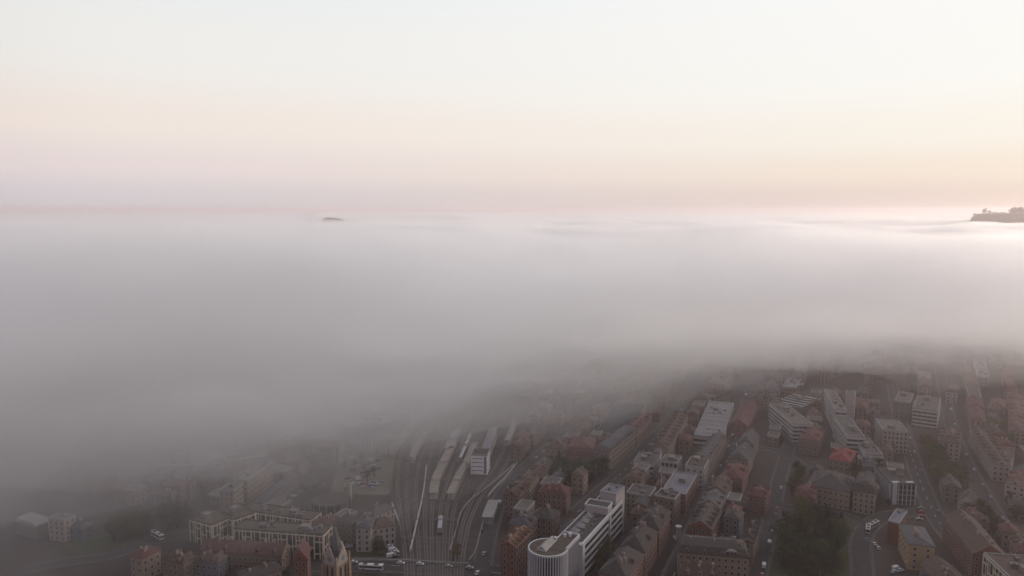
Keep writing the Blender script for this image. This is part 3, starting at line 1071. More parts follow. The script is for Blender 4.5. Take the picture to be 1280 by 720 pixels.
B('fog_edge_office', 'large flat-roofed office with a slatted front and a pale roof rim emerging from the fog', 'office block',
  (418, 533), (464, 537), (512, 513), 18, wall='grey', roof='flat', style='fins', units=4)
B('town_house', 'brown hipped-roof house with rows of small windows, foremost at the bottom left trees', 'house',
  (203, 699), (229, 705), (242, 695), 11, wall='tan', roof='hip', rmat='brown', style='punched', dormers=2)
B('town_house', 'grey-fronted house with a low brown roof between two red-brown roofs', 'house',
  (244, 700), (272, 704), (277, 694), 9, wall='bluegrey', roof='hip', rmat='brown', style='punched', dormers=2)
B('long_roof_house', 'long house with a deep red-brown roof in front of the cream-framed offices', 'house',
  (250, 688), (352, 695), (357, 683), 9, wall='tan', roof='gable', rmat='maroon', style='punched', chim=7, dormers=5, rise=4.5)
B('corner_block', 'tan corner block with a dark roof at the bottom edge left of the church', 'building',
  (303, 726), (352, 712), (345, 702), 12, wall='tan', roof='hip', rmat='dark', style='punched', chim=3)
B('gabled_brick_house', 'brick house with a steep pointed gable facing the camera beside the church', 'house',
  (367, 698), (384, 700), (388, 686), 14, wall='brick', roof='gable', rmat='maroon', style='tall', rise=6.5)
B('hazy_office', 'dim grey office block with a pale front in the mist beyond the lawn', 'office block',
  (60, 648), (80, 651), (88, 643), 13, wall='offwhite', roof='flat', style='punched', units=1, near=False)
B('striped_hall', 'dim hall with a striped shed roof at the edge of the fog', 'hall',
  (18, 651), (44, 659), (58, 648), 8, wall='grey', roof='flat', rmat='flat_light', style='blank', units=0, near=False)
B('low_house', 'low house with a dark roof in the haze just beyond the curved road', 'house',
  (84, 660), (104, 662), (110, 653), 7, wall='bluegrey', roof='hip', rmat='slate', style='sparse', near=False)
B('signal_house', 'white panelled signal building with a dark glass strip beside the railway tracks', 'signal box',
  (589, 568), (609, 570), (613, 561), 14, wall='bright', roof='flat', rmat='roof_dark', style='blank', units=1, par='parapet')
B('track_shed', 'long narrow shed with a pale edge running along the tracks behind the white signal building', 'shed',
  (602, 562), (611, 563), (622, 534), 9, wall='offwhite', roof='flat', rmat='flat_membrane', style='blank', units=0, near=False)
B('depot_hall', 'wide low depot hall with flat dark roof between the avenue and the terraced row', 'hall',
  (868, 543), (903, 548), (917, 504), 9, wall='bluegrey', roof='flat', rmat='flat_membrane', style='bands', units=6)
B('long_store', 'long red-roofed store row beyond the grey gabled halls', 'hall',
  (912, 530), (935, 533), (948, 508), 10, wall='pink', roof='gable', rmat='maroon', style='sparse', near=False)

# extra pieces on traced things -------------------------------------------------


def find(sub):
    for o in C.objects:
        if o.type == 'EMPTY' and sub in o.get('label', ''):
            return o


def ribs_on(sub, n, along_x, h, hgt, mats):
    t = find(sub)
    fp = next(f for f in FOOT if abs(f[0] - t.location.x) < .01 and abs(f[1] - t.location.y) < .01)
    Lx, Wy = fp[4] * 2, fp[5] * 2
    for k in range(n):
        m_ = MB()
        if along_x:      # ribs stacked along x, each spans y
            st = (Lx - 2) / n
            x0 = -Lx / 2 + 1 + k * st
            y = Wy / 2 - .8
            m_.quad((x0, y, h), (x0, -y, h), (x0 + st * .12, -y, h + hgt), (x0 + st * .12, y, h + hgt), 0)
            m_.quad((x0 + st * .12, y, h + hgt), (x0 + st * .12, -y, h + hgt), (x0 + st * .95, -y, h), (x0 + st * .95, y, h), 1)
            m_.poly([(x0, -y, h), (x0 + st * .95, -y, h), (x0 + st * .12, -y, h + hgt)], 1)
            m_.poly([(x0 + st * .95, y, h), (x0, y, h), (x0 + st * .12, y, h + hgt)], 1)
        m_.build('roof_rib', mats, t)


ribs_on('big pale hall whose roof', 11, True, 9.12, 2.6, [M['glass'], M['flat_light']])
ribs_on('dim hall with a striped', 7, True, 8.12, 2.0, [M['glass'], M['flat_light']])
ribs_on('wide low depot hall', 9, True, 9.12, .7, [M['flat_light'], M['flat_membrane']])
ribs_on('low hall with long pale', 5, True, 8.12, 1.3, [M['glass'], M['flat_light']])
t = find('two white vertical pylons')
fp = next(f for f in FOOT if abs(f[0] - t.location.x) < .01)
pa = at(1114, 603, 14) - t.location
ang = -t.rotation_euler.z
for x0 in (1114.5, 1132.5):
    a_, b_ = at(x0, 603.5, 14), at(x0 + 8.5, 603.5, 14)
    m_ = MB()
    mid = (a_ + b_) / 2 - t.location
    hw = (b_ - a_).length / 2
    m_.box(-hw, hw, -1.6, .6, -.2, 14.9)
    o = m_.build('pylon', M['fin'], t)
    o.location = (mid.x * math.cos(ang) - mid.y * math.sin(ang), mid.x * math.sin(ang) + mid.y * math.cos(ang), 0)
    d = at(1142, 603, 14) - at(1113, 604, 14)
    o.rotation_euler = (0, 0, math.atan2(d.y, d.x) + ang)
t = find('white panelled signal building')
fp = next(f for f in FOOT if abs(f[0] - t.location.x) < .01 and abs(f[1] - t.location.y) < .01)
for k, sd in enumerate(sides(fp[4] * 2, fp[5] * 2)):
    for q in range(4):
        m_ = MB()
        panel(m_, sd, .6, sd[3] * .72, 2.6 + q * 3.0, 3.0 + q * 3.0, -.05, .07)
        m_.build('window_strip', M['glass'], t)
    m_ = MB()
    panel(m_, sd, sd[3] * .8, sd[3] * .94, .8, 13.2, -.05, .08)
    m_.build('stair_window', M['glass_pale'], t)
# half-round dormer
t = find('half-round dormer')
m_ = MB()
pts = [(3.6 * math.cos(math.pi * k / 10), 14.6 + 2.9 * math.sin(math.pi * k / 10)) for k in range(11)]
n = len(pts)
m_.v += [(x, -5.9, z) for x, z in pts] + [(x, -1.5, z) for x, z in pts]
m_.f += [tuple(range(n - 1, -1, -1))] + [(k, k + 1, n + k + 1, n + k) for k in range(n - 1)]
m_.m += [0] * n
fpd = next(f for f in FOOT if abs(f[0] - t.location.x) < .01 and abs(f[1] - t.location.y) < .01)
o = m_.build('arched_dormer', M['offwhite'], t)
sgn = 1 if abs(t.rotation_euler.z) < 1.6 else -1
o.location = (sgn * 9, -sgn * (fpd[5] - 6.2), 0)
o.rotation_euler = (0, 0, 0 if sgn > 0 else math.pi)
m_ = MB()
for k in (-1, 0, 1):
    m_.quad((k * 1.8 - .7, -5.95, 15), (k * 1.8 + .7, -5.95, 15), (k * 1.8 + .7, -5.95, 16.4), (k * 1.8 - .7, -5.95, 16.4))
m_.build('window_panes', M['glass'], o)


# ------------------------------------------------------------------ church
def church():
    c = at(420, 696, 34)
    az_ = R(60)
    t = thing('church', 'pale stone church tower with lancet windows and a tall dark spire above an orange-brown nave', 'church', (c.x, c.y, 0), az_)
    FOOT.append((c.x, c.y, math.cos(az_), math.sin(az_), 5, 5))
    m_ = MB()
    m_.box(-4, 4, -4, 4, -.3, 34)
    for sx in (-1, 1):
        for sy in (-1, 1):
            m_.box(sx * 4 - .7, sx * 4 + .7, sy * 4 - .7, sy * 4 + .7, -.3, 31)
            m_.box(sx * 4 - .45, sx * 4 + .45, sy * 4 - .45, sy * 4 + .45, 31, 36)
    for z in (12, 23):
        m_.box(-4.3, 4.3, -4.3, 4.3, z, z + .4)
    m_.build('tower_wall', M['sandstone'], t)
    for k in range(4):
        g = MB()
        g.poly([(-4, -4.12, 32), (4, -4.12, 32), (0, -4.12, 40)])
        g.poly([(4, -3.4, 32), (-4, -3.4, 32), (0, -3.4, 40)])
        g.quad((4, -4.12, 32), (4, -3.4, 32), (0, -3.4, 40), (0, -4.12, 40))
        g.quad((-4, -3.4, 32), (-4, -4.12, 32), (0, -4.12, 40), (0, -3.4, 40))
        o = g.build('gable', M['offwhite'], t)
        o.rotation_euler = (0, 0, k * math.pi / 2)
        for x in (-1.5, 1.5):
            w_ = MB()
            w_.poly([(x - .6, -4.1, 24.5), (x + .6, -4.1, 24.5), (x + .6, -4.1, 30.2), (x, -4.1, 31.6), (x - .6, -4.1, 30.2)])
            q = w_.build('lancet_window', M['glass'], t)
            q.rotation_euler = (0, 0, k * math.pi / 2)
        w_ = MB()
        w_.poly([(1.2 * math.cos(a * math.pi / 6), -4.15, 34.6 + 1.2 * math.sin(a * math.pi / 6)) for a in range(12)])
        q = w_.build('clock_face', M['glass_pale'], t)
        q.rotation_euler = (0, 0, k * math.pi / 2)
    s = MB()
    ring = [(math.cos(math.pi / 4 * k + math.pi / 8), math.sin(math.pi / 4 * k + math.pi / 8)) for k in range(8)]
    base = [(x * 4.0, y * 4.0, 34) for x, y in ring]
    mid = [(x * 2.9, y * 2.4, 40) for x, y in ring]
    s.v += base + mid + [(0, 0, 49)]
    for k in range(8):
        s.f.append((k, (k + 1) % 8, 8 + (k + 1) % 8, 8 + k))
        s.f.append((8 + k, 8 + (k + 1) % 8, 16))
        s.m += [0, 0]
    s.build('spire', M['roof_slate'], t)
    s = MB()
    s.tube([(0, 0, 48.6), (0, 0, 51)], [.12, .06], 6)
    s.box(-.7, .7, -.08, .08, 50, 50.2)
    s.build('spire_cross', M['metal'], t)
    # nave, towards the camera
    m_ = MB()
    m_.box(-38, -4.1, -7, 7, -.3, 15)
    m_.build('nave_wall', M['sandstone'], t)
    m_ = MB()
    x0, x1, z0, z1 = -38.5, -4.05, 14.9, 24
    m_.quad((x0, -7.6, z0), (x1, -7.6, z0), (x1, 0, z1), (x0, 0, z1), 0)
    m_.quad((x1, 7.6, z0), (x0, 7.6, z0), (x0, 0, z1), (x1, 0, z1), 0)
    m_.poly([(x0, 7.6, z0), (x0, -7.6, z0), (x0, 0, z1)], 1)
    m_.poly([(x1, -7.6, z0), (x1, 7.6, z0), (x1, 0, z1)], 1)
    m_.quad((x0, 7.6, z0), (x1, 7.6, z0), (x1, -7.6, z0), (x0, -7.6, z0), 1)
    m_.build('nave_roof', [M['roof_orange'], M['sandstone']], t)
    for k in range(6):
        for sy in (-1, 1):
            w_ = MB()
            x = -34 + k * 5.2
            w_.poly([(x - .8, sy * 7.06, 3), (x + .8, sy * 7.06, 3), (x + .8, sy * 7.06, 10.5), (x, sy * 7.06, 12.2), (x - .8, sy * 7.06, 10.5)][::sy])
            w_.build('nave_window', M['glass'], t)
    for k in range(7):
        for sy in (-1, 1):
            w_ = MB()
            x = -36.6 + k * 5.2
            w_.box(x - .45, x + .45, sy * 7.6 - .7, sy * 7.6 + .7, -.3, 11.5)
            w_.build('buttress', M['sandstone'], t)


church()


def rotunda():
    c = at(414, 624, 8)
    t = thing('rotunda', 'low dark rotunda with a curved ramp at the edge of the ring of parked cars', 'building', (c.x, c.y, 0), 0)
    r = 12
    FOOT.append((c.x, c.y, 1, 0, r + 3, r + 3))
    n = 32
    ring = [(math.cos(2 * math.pi * k / n), math.sin(2 * math.pi * k / n)) for k in range(n)]
    m_ = MB()
    m_.prism([(x * r, y * r) for x, y in ring], -.3, 8)
    m_.build('drum', M['darkgrey'], t)
    m_ = MB()
    m_.prism([(x * (r - .6), y * (r - .6)) for x, y in ring], 8, 8.2)
    m_.build('roof', M['roof_dark'], t)
    for k in range(16):
        a = 2 * math.pi * k / 16
        m_ = MB()
        m_.box(r - .2, r + .5, -.25, .25, -.2, 8.4)
        o = m_.build('pier', M['concrete'], t)
        o.rotation_euler = (0, 0, a)
    m_ = MB()
    i = 0
    K = 14
    for k in range(K + 1):
        a = R(190 + 110 * k / K)
        z = .6 + 2.2 * k / K
        for rr, zz in ((r + 3.4, -.2), (r + 3.4, z + .9), (r + 3.0, z + .9), (r + 3.0, -.2)):
            m_.v.append((math.cos(a) * rr, math.sin(a) * rr, zz))
    for k in range(K):
        for j in range(4):
            a, b = k * 4, k * 4 + 4
            m_.f.append((a + j, b + j, b + (j + 1) % 4, a + (j + 1) % 4))
            m_.m.append(0)
    m_.f += [(0, 1, 2, 3), (K * 4 + 3, K * 4 + 2, K * 4 + 1, K * 4)]
    m_.m += [0, 0]
    m_.build('ramp_wall', M['concrete'], t)


rotunda()
# ------------------------------------------------------------------ rows of further houses
ORD = ['first', 'second', 'third', 'fourth', 'fifth', 'sixth', 'seventh', 'eighth', 'ninth', 'tenth', 'eleventh', 'twelfth',
       'thirteenth', 'fourteenth', 'fifteenth', 'sixteenth', 'seventeenth', 'eighteenth']
WN = dict(cream='cream', beige='beige', offwhite='pale', pink='pinkish', tan='tan', grey='grey', brick='brick', sandstone='sandy', white='white')
RN = dict(brown='brown', red='red', dark='dark', slate='slate', maroon='maroon', orange='orange-brown')
rr = random.Random(77)


def row(p0, p1, n, desc, Wd=11, h=(10, 14), gap=2.5, off=0.0, roofs='brown brown dark slate red maroon', walls='cream beige offwhite pink tan grey sandstone',
        kind='town_house', near=False, jit=1.5):
    a, b = at(*p0), at(*p1)
    d = b - a
    Ls = d.length / n
    u = d.normalized()
    v = Vector((-u.y, u.x, 0))
    rz = math.atan2(u.y, u.x)
    made = 0
    for k in range(n):
        Lx = Ls - gap + rr.uniform(-1, 1)
        c = a + u * Ls * (k + .5) + v * (off + rr.uniform(-jit, jit))
        w_ = Wd + rr.uniform(-1.5, 2)
        bad = False
        for s in (-.42, -.2, 0, .2, .42):
            for q in (-.42, 0, .42):
                p = c + u * Lx * s + v * w_ * q
                if taken(p.x, p.y, 0.8):
                    bad = True
        wl, rf = rr.choice(walls.split()), rr.choice(roofs.split())
        rk = rr.choice(('hip', 'hip', 'gable', 'mansard') if Lx > 13 else ('hip', 'gable'))
        hh = rr.uniform(*h)
        if rr.random() < .12:
            rk, rf2 = 'flat', rr.choice(('flat_gravel', 'flat_membrane'))
        else:
            rf2 = rf
        if bad or Lx < 6:
            continue
        made += 1
        rn = 'flat' if rk == 'flat' else RN[rf]
        house(kind, '%s %s, %s with %s roof, %s' % (ORD[min(made, len(ORD)) - 1], kind.replace('_', ' '), WN[wl], rn, desc), kind.replace('_', ' '),
              c.x, c.y, rz, max(Lx, 6), w_, hh, wall=wl, roof=rk, rmat=rf2, style=rr.choice(('punched', 'punched', 'tall')), near=near,
              dormers=rr.choice((0, 2, 3)) if Lx > 12 else 0, chim=rr.choice((1, 2, 3)), units=rr.choice((0, 2)), group='houses ' + desc)


row((868, 640), (888, 603), 3, 'along the avenue above the inner yard', near=True, off=-9)
row((884, 600), (932, 497), 6, 'down the near side of the avenue', off=9, near=True)
row((935, 600), (957, 520), 6, 'on the far side of the avenue', off=-14, near=True)
row((955, 610), (985, 520), 7, 'behind the avenue houses', Wd=12, off=-6)
row((985, 606), (1003, 552), 4, 'between avenue and white office', Wd=12, off=-4)
row((1003, 600), (1035, 590), 2, 'beside the brightest red roof', Wd=11)
row((976, 545), (958, 470), 6, 'before the slanting white office', Wd=12)
row((937, 500), (962, 440), 6, 'at the misty end of the avenue', off=9)
row((960, 505), (985, 440), 6, 'far beyond the avenue in mist', off=-8)
row((905, 497), (942, 440), 6, 'past the depot hall', off=8, Wd=14)
row((835, 512), (878, 440), 7, 'on the misty station street', off=9, Wd=12)
row((872, 500), (905, 440), 6, 'behind the depot in mist', Wd=14)
row((800, 500), (850, 440), 6, 'past the shed-roofed hall', Wd=13, off=6)
row((735, 548), (690, 530), 3, 'in the yard behind the cream block', Wd=10)
row((742, 520), (800, 470), 5, 'in mist behind the shed-roofed hall', Wd=12)
row((700, 500), (760, 455), 5, 'fading in the fog over the depot tracks', Wd=13)
row((655, 510), (700, 460), 5, 'beside the fogbound tracks', Wd=13)
row((640, 648), (668, 618), 2, 'beside the railway road and its parked cars', Wd=11, near=True)
row((675, 590), (700, 570), 2, 'among the dark garden trees', Wd=10, near=True)
row((985, 500), (1015, 450), 5, 'in mist beyond the low glass hall', Wd=12)
row((1030, 480), (1060, 440), 4, 'in mist behind the tallest office', Wd=12)
row((1072, 540), (1084, 470), 6, 'along the lane beside the tallest office', Wd=10)
row((1090, 520), (1098, 450), 6, 'beyond the lane in haze', Wd=11)
row((1108, 500), (1118, 440), 6, 'climbing toward the wood', Wd=11, roofs='brown red maroon brown')
row((1125, 555), (1136, 535), 2, 'near side of the sloping street', Wd=11)
row((1150, 498), (1148, 440), 6, 'behind the wide glass office', Wd=12, off=-4)
row((1100, 568), (1126, 575), 2, 'between banded block and pylons', Wd=11)
row((1130, 575), (1134, 545), 3, 'beside the glass office lane', Wd=9)
row((1165, 600), (1170, 565), 2, 'below the broad villa', Wd=12)
row((1183, 548), (1172, 440), 9, 'in the misty row below the wood', Wd=11, off=9, roofs='brown maroon brown red')
row((1206, 540), (1192, 455), 7, 'across from the misty row', Wd=11, off=-10, roofs='brown maroon red')
row((1232, 545), (1222, 455), 7, 'behind the white cross-shaped house', Wd=11, roofs='brown maroon red')
row((1262, 560), (1250, 455), 7, 'at the foot of the misty wood', Wd=11, roofs='brown maroon red', off=-6)
row((1275, 620), (1262, 585), 3, 'beside the curly white gables', Wd=12, roofs='red maroon brown')
row((1225, 640), (1250, 668), 3, 'among trees beyond the brick row', Wd=11, off=8)
row((1262, 650), (1278, 668), 2, 'by the park trees at the picture edge', Wd=11, off=-8)
row((1195, 725), (1222, 745), 2, 'between brown roof and grid front', Wd=11, near=True)
row((930, 645), (934, 625), 2, 'above the yard street', Wd=10, near=True)
row((815, 740), (845, 690), 3, 'facing the pinkish street row', Wd=10, near=True, off=-22)
row((890, 748), (935, 752), 3, 'below the arched dormer building', Wd=12, near=True)
row((735, 660), (760, 632), 2, 'beside the ribbon slab', Wd=9, near=True, off=-4)
row((425, 662), (438, 630), 3, 'between church and station', Wd=11, near=True, off=8)
row((428, 690), (444, 672), 2, 'between church and car park', Wd=9, near=True)
row((366, 700), (340, 715), 2, 'around the pointed brick gable', Wd=10, near=True)
row((250, 722), (292, 735), 3, 'at the bottom edge among trees', Wd=12, near=True)
row((175, 715), (235, 735), 3, 'foremost in the lower corner', Wd=12, near=True)
row((345, 590), (392, 560), 4, 'where the dark avenue meets the fog', Wd=12)
row((395, 592), (425, 575), 3, 'beside the gravel square', Wd=11)
row((200, 640), (262, 606), 5, 'dim in the fog beyond the trees', Wd=12)
row((110, 668), (180, 640), 5, 'dim in the fog past the lawn', Wd=12)
row((20, 690), (70, 668), 3, 'barely seen in the corner haze', Wd=12)

# ------------------------------------------------------------------ infill: back-street houses between the rows
LM = [((683, 560), 'the cream corner block'), ((775, 520), 'the shed-roofed hall'), ((888, 523), 'the depot hall'), ((865, 590), 'the white corner house'), ((852, 606), 'the violet roof'),
      ((930, 530), 'the long red store'), ((985, 525), 'the slanting white office'), ((1048, 505), 'the tallest office'), ((1054, 570), 'the brightest red roof'), ((1080, 615), 'the cream gabled school'),
      ((1125, 600), 'the twin pylon office'), ((1110, 530), 'the ribbed grey block'), ((1155, 500), 'the wide glass office'), ((1185, 550), 'the broad villa'), ((1230, 560), 'the long row of flats'),
      ((1245, 510), 'the cross-shaped white house'), ((1190, 490), 'the small white house'), ((1145, 680), 'the yellow block'), ((1210, 670), 'the long brick row'), ((1207, 630), 'the half-timbered house'),
      ((1262, 605), 'the curly white gables'), ((915, 650), 'the inner yard'), ((895, 690), 'the arched dormer building'), ((930, 570), 'the twin grey gables'), ((800, 690), 'the dark street row'),
      ((645, 680), 'the ornate brick gables'), ((690, 620), 'the red-roofed villa'), ((610, 575), 'the white signal building'), ((480, 650), 'the station house'), ((420, 690), 'the church'),
      ((414, 620), 'the rotunda'), ((265, 660), 'the cream-framed corner office'), ((300, 600), 'the pale ribbed apartments'), ((465, 540), 'the fog-edge office'), ((300, 690), 'the deep red-brown roof'),
      ((70, 650), 'the dim office beyond the lawn'), ((760, 660), 'the ribbon-windowed slab'), ((1003, 615), 'the crimson-roofed villa'), ((820, 575), 'the stepped terrace building')]
LMP = [(at(*p_), n_) for p_, n_ in LM]
near_n = {}
u22 = Vector((math.sin(R(22)), math.cos(R(22)), 0))
v22 = Vector((u22.y, -u22.x, 0))
KEEP = [(1015, 692, 66, 44), (722, 592, 40, 20), (1160, 600, 16, 40), (165, 672, 40, 14), (222, 660, 20, 16), (460, 595, 44, 32), (470, 690, 40, 14), (385, 625, 45, 24), (100, 690, 70, 16), (1245, 660, 26, 18), (905, 668, 26, 9), (1125, 705, 30, 14), (1150, 690, 20, 10), (746, 676, 17, 36)]


def kept(x, y):
    d = Vector((x, y, -H))
    fz = y * _c + H * _s
    up = y * _s - H * _c
    X, Y = 640 + F * x / fz, 360 - F * up / fz
    if any(((X - a) / c) ** 2 + ((Y - b) / e) ** 2 < 1 for a, b, c, e in KEEP):
        return True, X, Y
    if Y < 436 or Y > 735 or X < -10 or X > 1300:
        return True, X, Y
    if 484 + max(0, 600 - Y) * .05 < X < 600 + (655 - Y) * .50 and Y > 470:      # the track field
        return True, X, Y
    if X < 640 and Y < 640 - X * .28:
        return True, X, Y
    return False, X, Y


nin = 0
for i in range(0, 84):
    for j in range(-60, 60):
        if nin >= 185:
            break
        c = u22 * (330 + i * 15.5 + rr.uniform(-2, 2)) + v22 * (j * 16.5 + rr.uniform(-3, 3))
        k_, X, Y = kept(c.x, c.y)
        if k_ or rr.random() < .12:
            continue
        Lx, Wd = rr.uniform(10, 17), rr.uniform(8.5, 11.5)
        ok = False
        for tr_ in range(3):
            if not any(taken(c.x + (u22.x * a + v22.x * b), c.y + (u22.y * a + v22.y * b), .5) for a in (-Lx / 2, -Lx / 4, 0, Lx / 4, Lx / 2) for b in (-Wd / 2, 0, Wd / 2)):
                ok = True
                break
            Lx *= .8
            Wd *= .87
            if Lx < 8:
                break
        if not ok:
            continue
        wl, rf = rr.choice('tan grey pink beige sandstone cream tan'.split()), rr.choice('brown brown dark slate maroon red brown'.split())
        rk = rr.choice(('hip', 'gable', 'gable', 'hip', 'flat'))
        rf2 = 'flat_gravel' if rk == 'flat' else rf
        nm_ = min(LMP, key=lambda q: (q[0].xy - c.xy).length)[1]
        near_n[nm_] = near_n.get(nm_, 0) + 1
        nin += 1
        Hh = rr.uniform(7, 13)
        o = house('back_street_house', 'x', 'house', c.x, c.y, math.atan2(u22.y, u22.x) + rr.uniform(-.05, .05), Lx, Wd, Hh, wall=wl, roof=rk, rmat=rf2,
                  style='punched', near=False, dormers=rr.choice((0, 0, 2)), chim=rr.choice((1, 2)), units=0, group='back street houses near ' + nm_)
        o['_c'] = (c.x, c.y)
        INF = globals().setdefault('INF', [])
        INF.append((o, nm_, wl, 'flat' if rk == 'flat' else RN[rf], rk))
for nm_ in near_n:
    P_ = next(p for p, n_ in LMP if n_ == nm_)
    L_ = sorted([q for q in INF if q[1] == nm_], key=lambda q: (q[0].location.xy - P_.xy).length)
    for k, q in enumerate(L_):
        q[0]['label'] = '%s%s house with %s roof, %s %s' % (
            '', WN[q[2]], ('a flat' if q[4] == 'flat' else q[3] + ' ' + {'hip': 'hipped', 'gable': 'gabled'}[q[4]]),
            ('closest to' if k == 0 else (ORD[k] + ' closest to' if k < len(ORD) else 'farther out from')), nm_)
        del q[0]['_c']
print('infill', nin)

# ------------------------------------------------------------------ railway
TR = [  # pixel polylines of track centre lines on the ground
    [(508, 745), (507, 700), (500, 640), (497, 600), (503, 560), (522, 520), (550, 478)],
    [(516, 745), (515, 700), (509, 640), (508, 600), (514, 560), (534, 520), (560, 478)],
    [(525, 745), (524, 700), (520, 640), (521, 600), (528, 560), (545, 520), (568, 478)],
    [(534, 745), (533, 700), (531, 640), (534, 600), (541, 560), (557, 520), (577, 478)],
    [(541, 745), (540, 700), (540, 640), (545, 600), (553, 560), (567, 520), (585, 478)],
    [(549, 745), (548, 700), (550, 640), (560, 600), (575, 560), (590, 520), (605, 478)],
    [(555, 745), (555, 700), (558, 640), (568, 600), (584, 560), (599, 520), (612, 478)],
    [(562, 745), (562, 700), (567, 640), (581, 600), (592, 583), (611, 540), (622, 478)],
    [(570, 745), (571, 700), (580, 650), (596, 615), (618, 585), (635, 545), (645, 480)],
    [(577, 745), (578, 700), (588, 650), (606, 615), (630, 585), (646, 545), (655, 480)],
]
trk = []
TL = ['curving railway track nearest the gravel square and station house', 'railway track second from the gravel square', 'railway track third from the gravel square',
      'railway track just beyond the thin pale wall in the track field', 'railway track passing the near side of the longest tan canopy', 'railway track between the two tan platform canopies',
      'railway track along the inner edge of the narrow tan canopy', 'railway track curving beside the white signal building', 'railway track second from the railway road, swinging wide round the signal building',
      'outermost railway track, bending along the retaining wall of the railway road']
for pl in TR:
    p = smooth(px(*pl), 8)
    trk.append(p)
    t = thing('railway_track', TL[len(trk) - 1], 'railway track', (p[0].x, p[0].y, 0), 0, 'tracks of the railway field')
    o2 = Vector((p[0].x, p[0].y))
    q = [v - o2 for v in p]
    mb = MB()
    bar(mb, q, -1.5, 1.5, -.02, .08 + .003 * len(trk))
    mb.build('ballast_bed', M['ballast_bed'], t)
    for s in (-.75, .75):
        mb = MB()
        bar(mb, q, s - .075, s + .075, .16, .34)
        mb.build('rail', M['rail'], t)
    mb = MB()
    q2 = [v - o2 for v in smooth(px(*pl), 1.1)]
    for i in range(0, len(q2) - 1):
        a = q2[i]
        u = (q2[i + 1] - a)
        if u.length < 1e-4:
            continue
        u.normalize()
        n_ = Vector((u.y, -u.x))
        c = a - n_ * 1.25
        i0 = len(mb.v)
        P_ = [c, c + n_ * 2.5, c + n_ * 2.5 + u * .26, c + u * .26]
        mb.v += [(*w2, .05) for w2 in P_] + [(*w2, .17) for w2 in P_]
        for f in [(4, 5, 6, 7), (0, 1, 5, 4), (1, 2, 6, 5), (2, 3, 7, 6), (3, 0, 4, 7)]:
            mb.f.append(tuple(i0 + w2 for w2 in f))
    mb.build('sleepers', M['sleeper'], t, 'stuff')


def platform(label, pl, w_, roofed, part=None, h=4.6):
    """a raised platform with posts and a long roof"""
    p = smooth(px(*pl), 6)
    o2 = p[0].copy()
    q = [v - o2 for v in p]
    t = thing('station_platform', label, 'platform', (o2.x, o2.y, 0))
    mb = MB()
    bar(mb, q, -w_ / 2, w_ / 2, -.1, .75)
    mb.build('platform_slab', M['platform'], t)
    if roofed:
        k0, k1 = part or (0, len(q))
        q3 = q[int(k0 * (len(q) - 1)) if part else 0:(int(k1 * (len(q) - 1)) + 1) if part else len(q)]
        mb = MB()
        bar(mb, q3, -w_ / 2 - .4, w_ / 2 + .4, h, h + .3)
        mb.build('canopy', M[roofed], t)
        pm = shared('canopy_post', lambda m_: (m_.box(-.15, .15, -.15, .15, 0, 3.9), m_.box(-1.4, 1.4, -.12, .12, 3.6, 3.84)), [M['metal']])
        for k in range(0, len(q3), 2):
            piece('post', pm, t, (q3[k].x, q3[k].y, .74))


platform('station platform with the longest tan canopy, running up between the middle tracks', [(542, 625), (545, 606), (553, 588), (565, 565)], 5.2, 'canopy')
platform('station platform with the brightest short pale canopy, where the middle tracks enter the mist', [(561, 568), (572, 543)], 6.2, 'concrete')
platform('narrow platform with a tan canopy just before the white signal building', [(563, 626), (572, 605), (584, 583), (594, 560)], 4.6, 'canopy')
platform('misty platform with a grey canopy, third from the gravel square', [(515, 580), (520, 566), (533, 546)], 3.6, 'canopy')
platform('misty short platform roof beside the fog-edge office', [(491, 568), (503, 551), (516, 536)], 3.6, 'canopy')
platform('small platform with a pale corrugated roof beside the railway road', [(609, 656), (617, 634)], 6.2, 'flat_light')
platform('distant thin platform strip by the railway road, lost in mist', [(633, 558), (640, 545), (644, 530)], 4, 'concrete')


def wall_line(label, pl, hh, w_=.5, nm='retaining_wall', cat='wall', m_='concrete'):
    p = smooth(px(*pl), 5)
    o2 = p[0].copy()
    mb = MB()
    bar(mb, [v - o2 for v in p], -w_ / 2, w_ / 2, -.3, hh)
    o = mb.build(nm, M[m_], None)
    o.location = (o2.x, o2.y, 0)
    tag(o, label, cat)


wall_line('long thin pale wall curving down through the middle of the track field', [(513, 690), (521, 655), (527, 628), (531, 604), (533, 584)], 2.0, .7, m_='trim')
wall_line('short pale wall slanting beside the station house', [(490, 632), (495, 646), (500, 658)], 2.2, .7, m_='trim')
wall_line('pale retaining wall bending between tracks and railway road', [(562, 690), (570, 665), (576, 643), (590, 625), (615, 606), (642, 582)], 1.6, .6)
wall_line('pale parapet along the railway road up to the footbridge', [(610, 622), (618, 612), (632, 598), (646, 580)], 1.6, .6, m_='trim')
wall_line('low light wall following the inner edge of the railway road', [(586, 702), (594, 690), (600, 668), (606, 645)], 1.2, .5)
wall_line('bridge parapet of pale stone along the bottom road above the tracks', [(440, 701.5), (500, 702), (560, 705.5), (585, 706)], 1.3, .5)


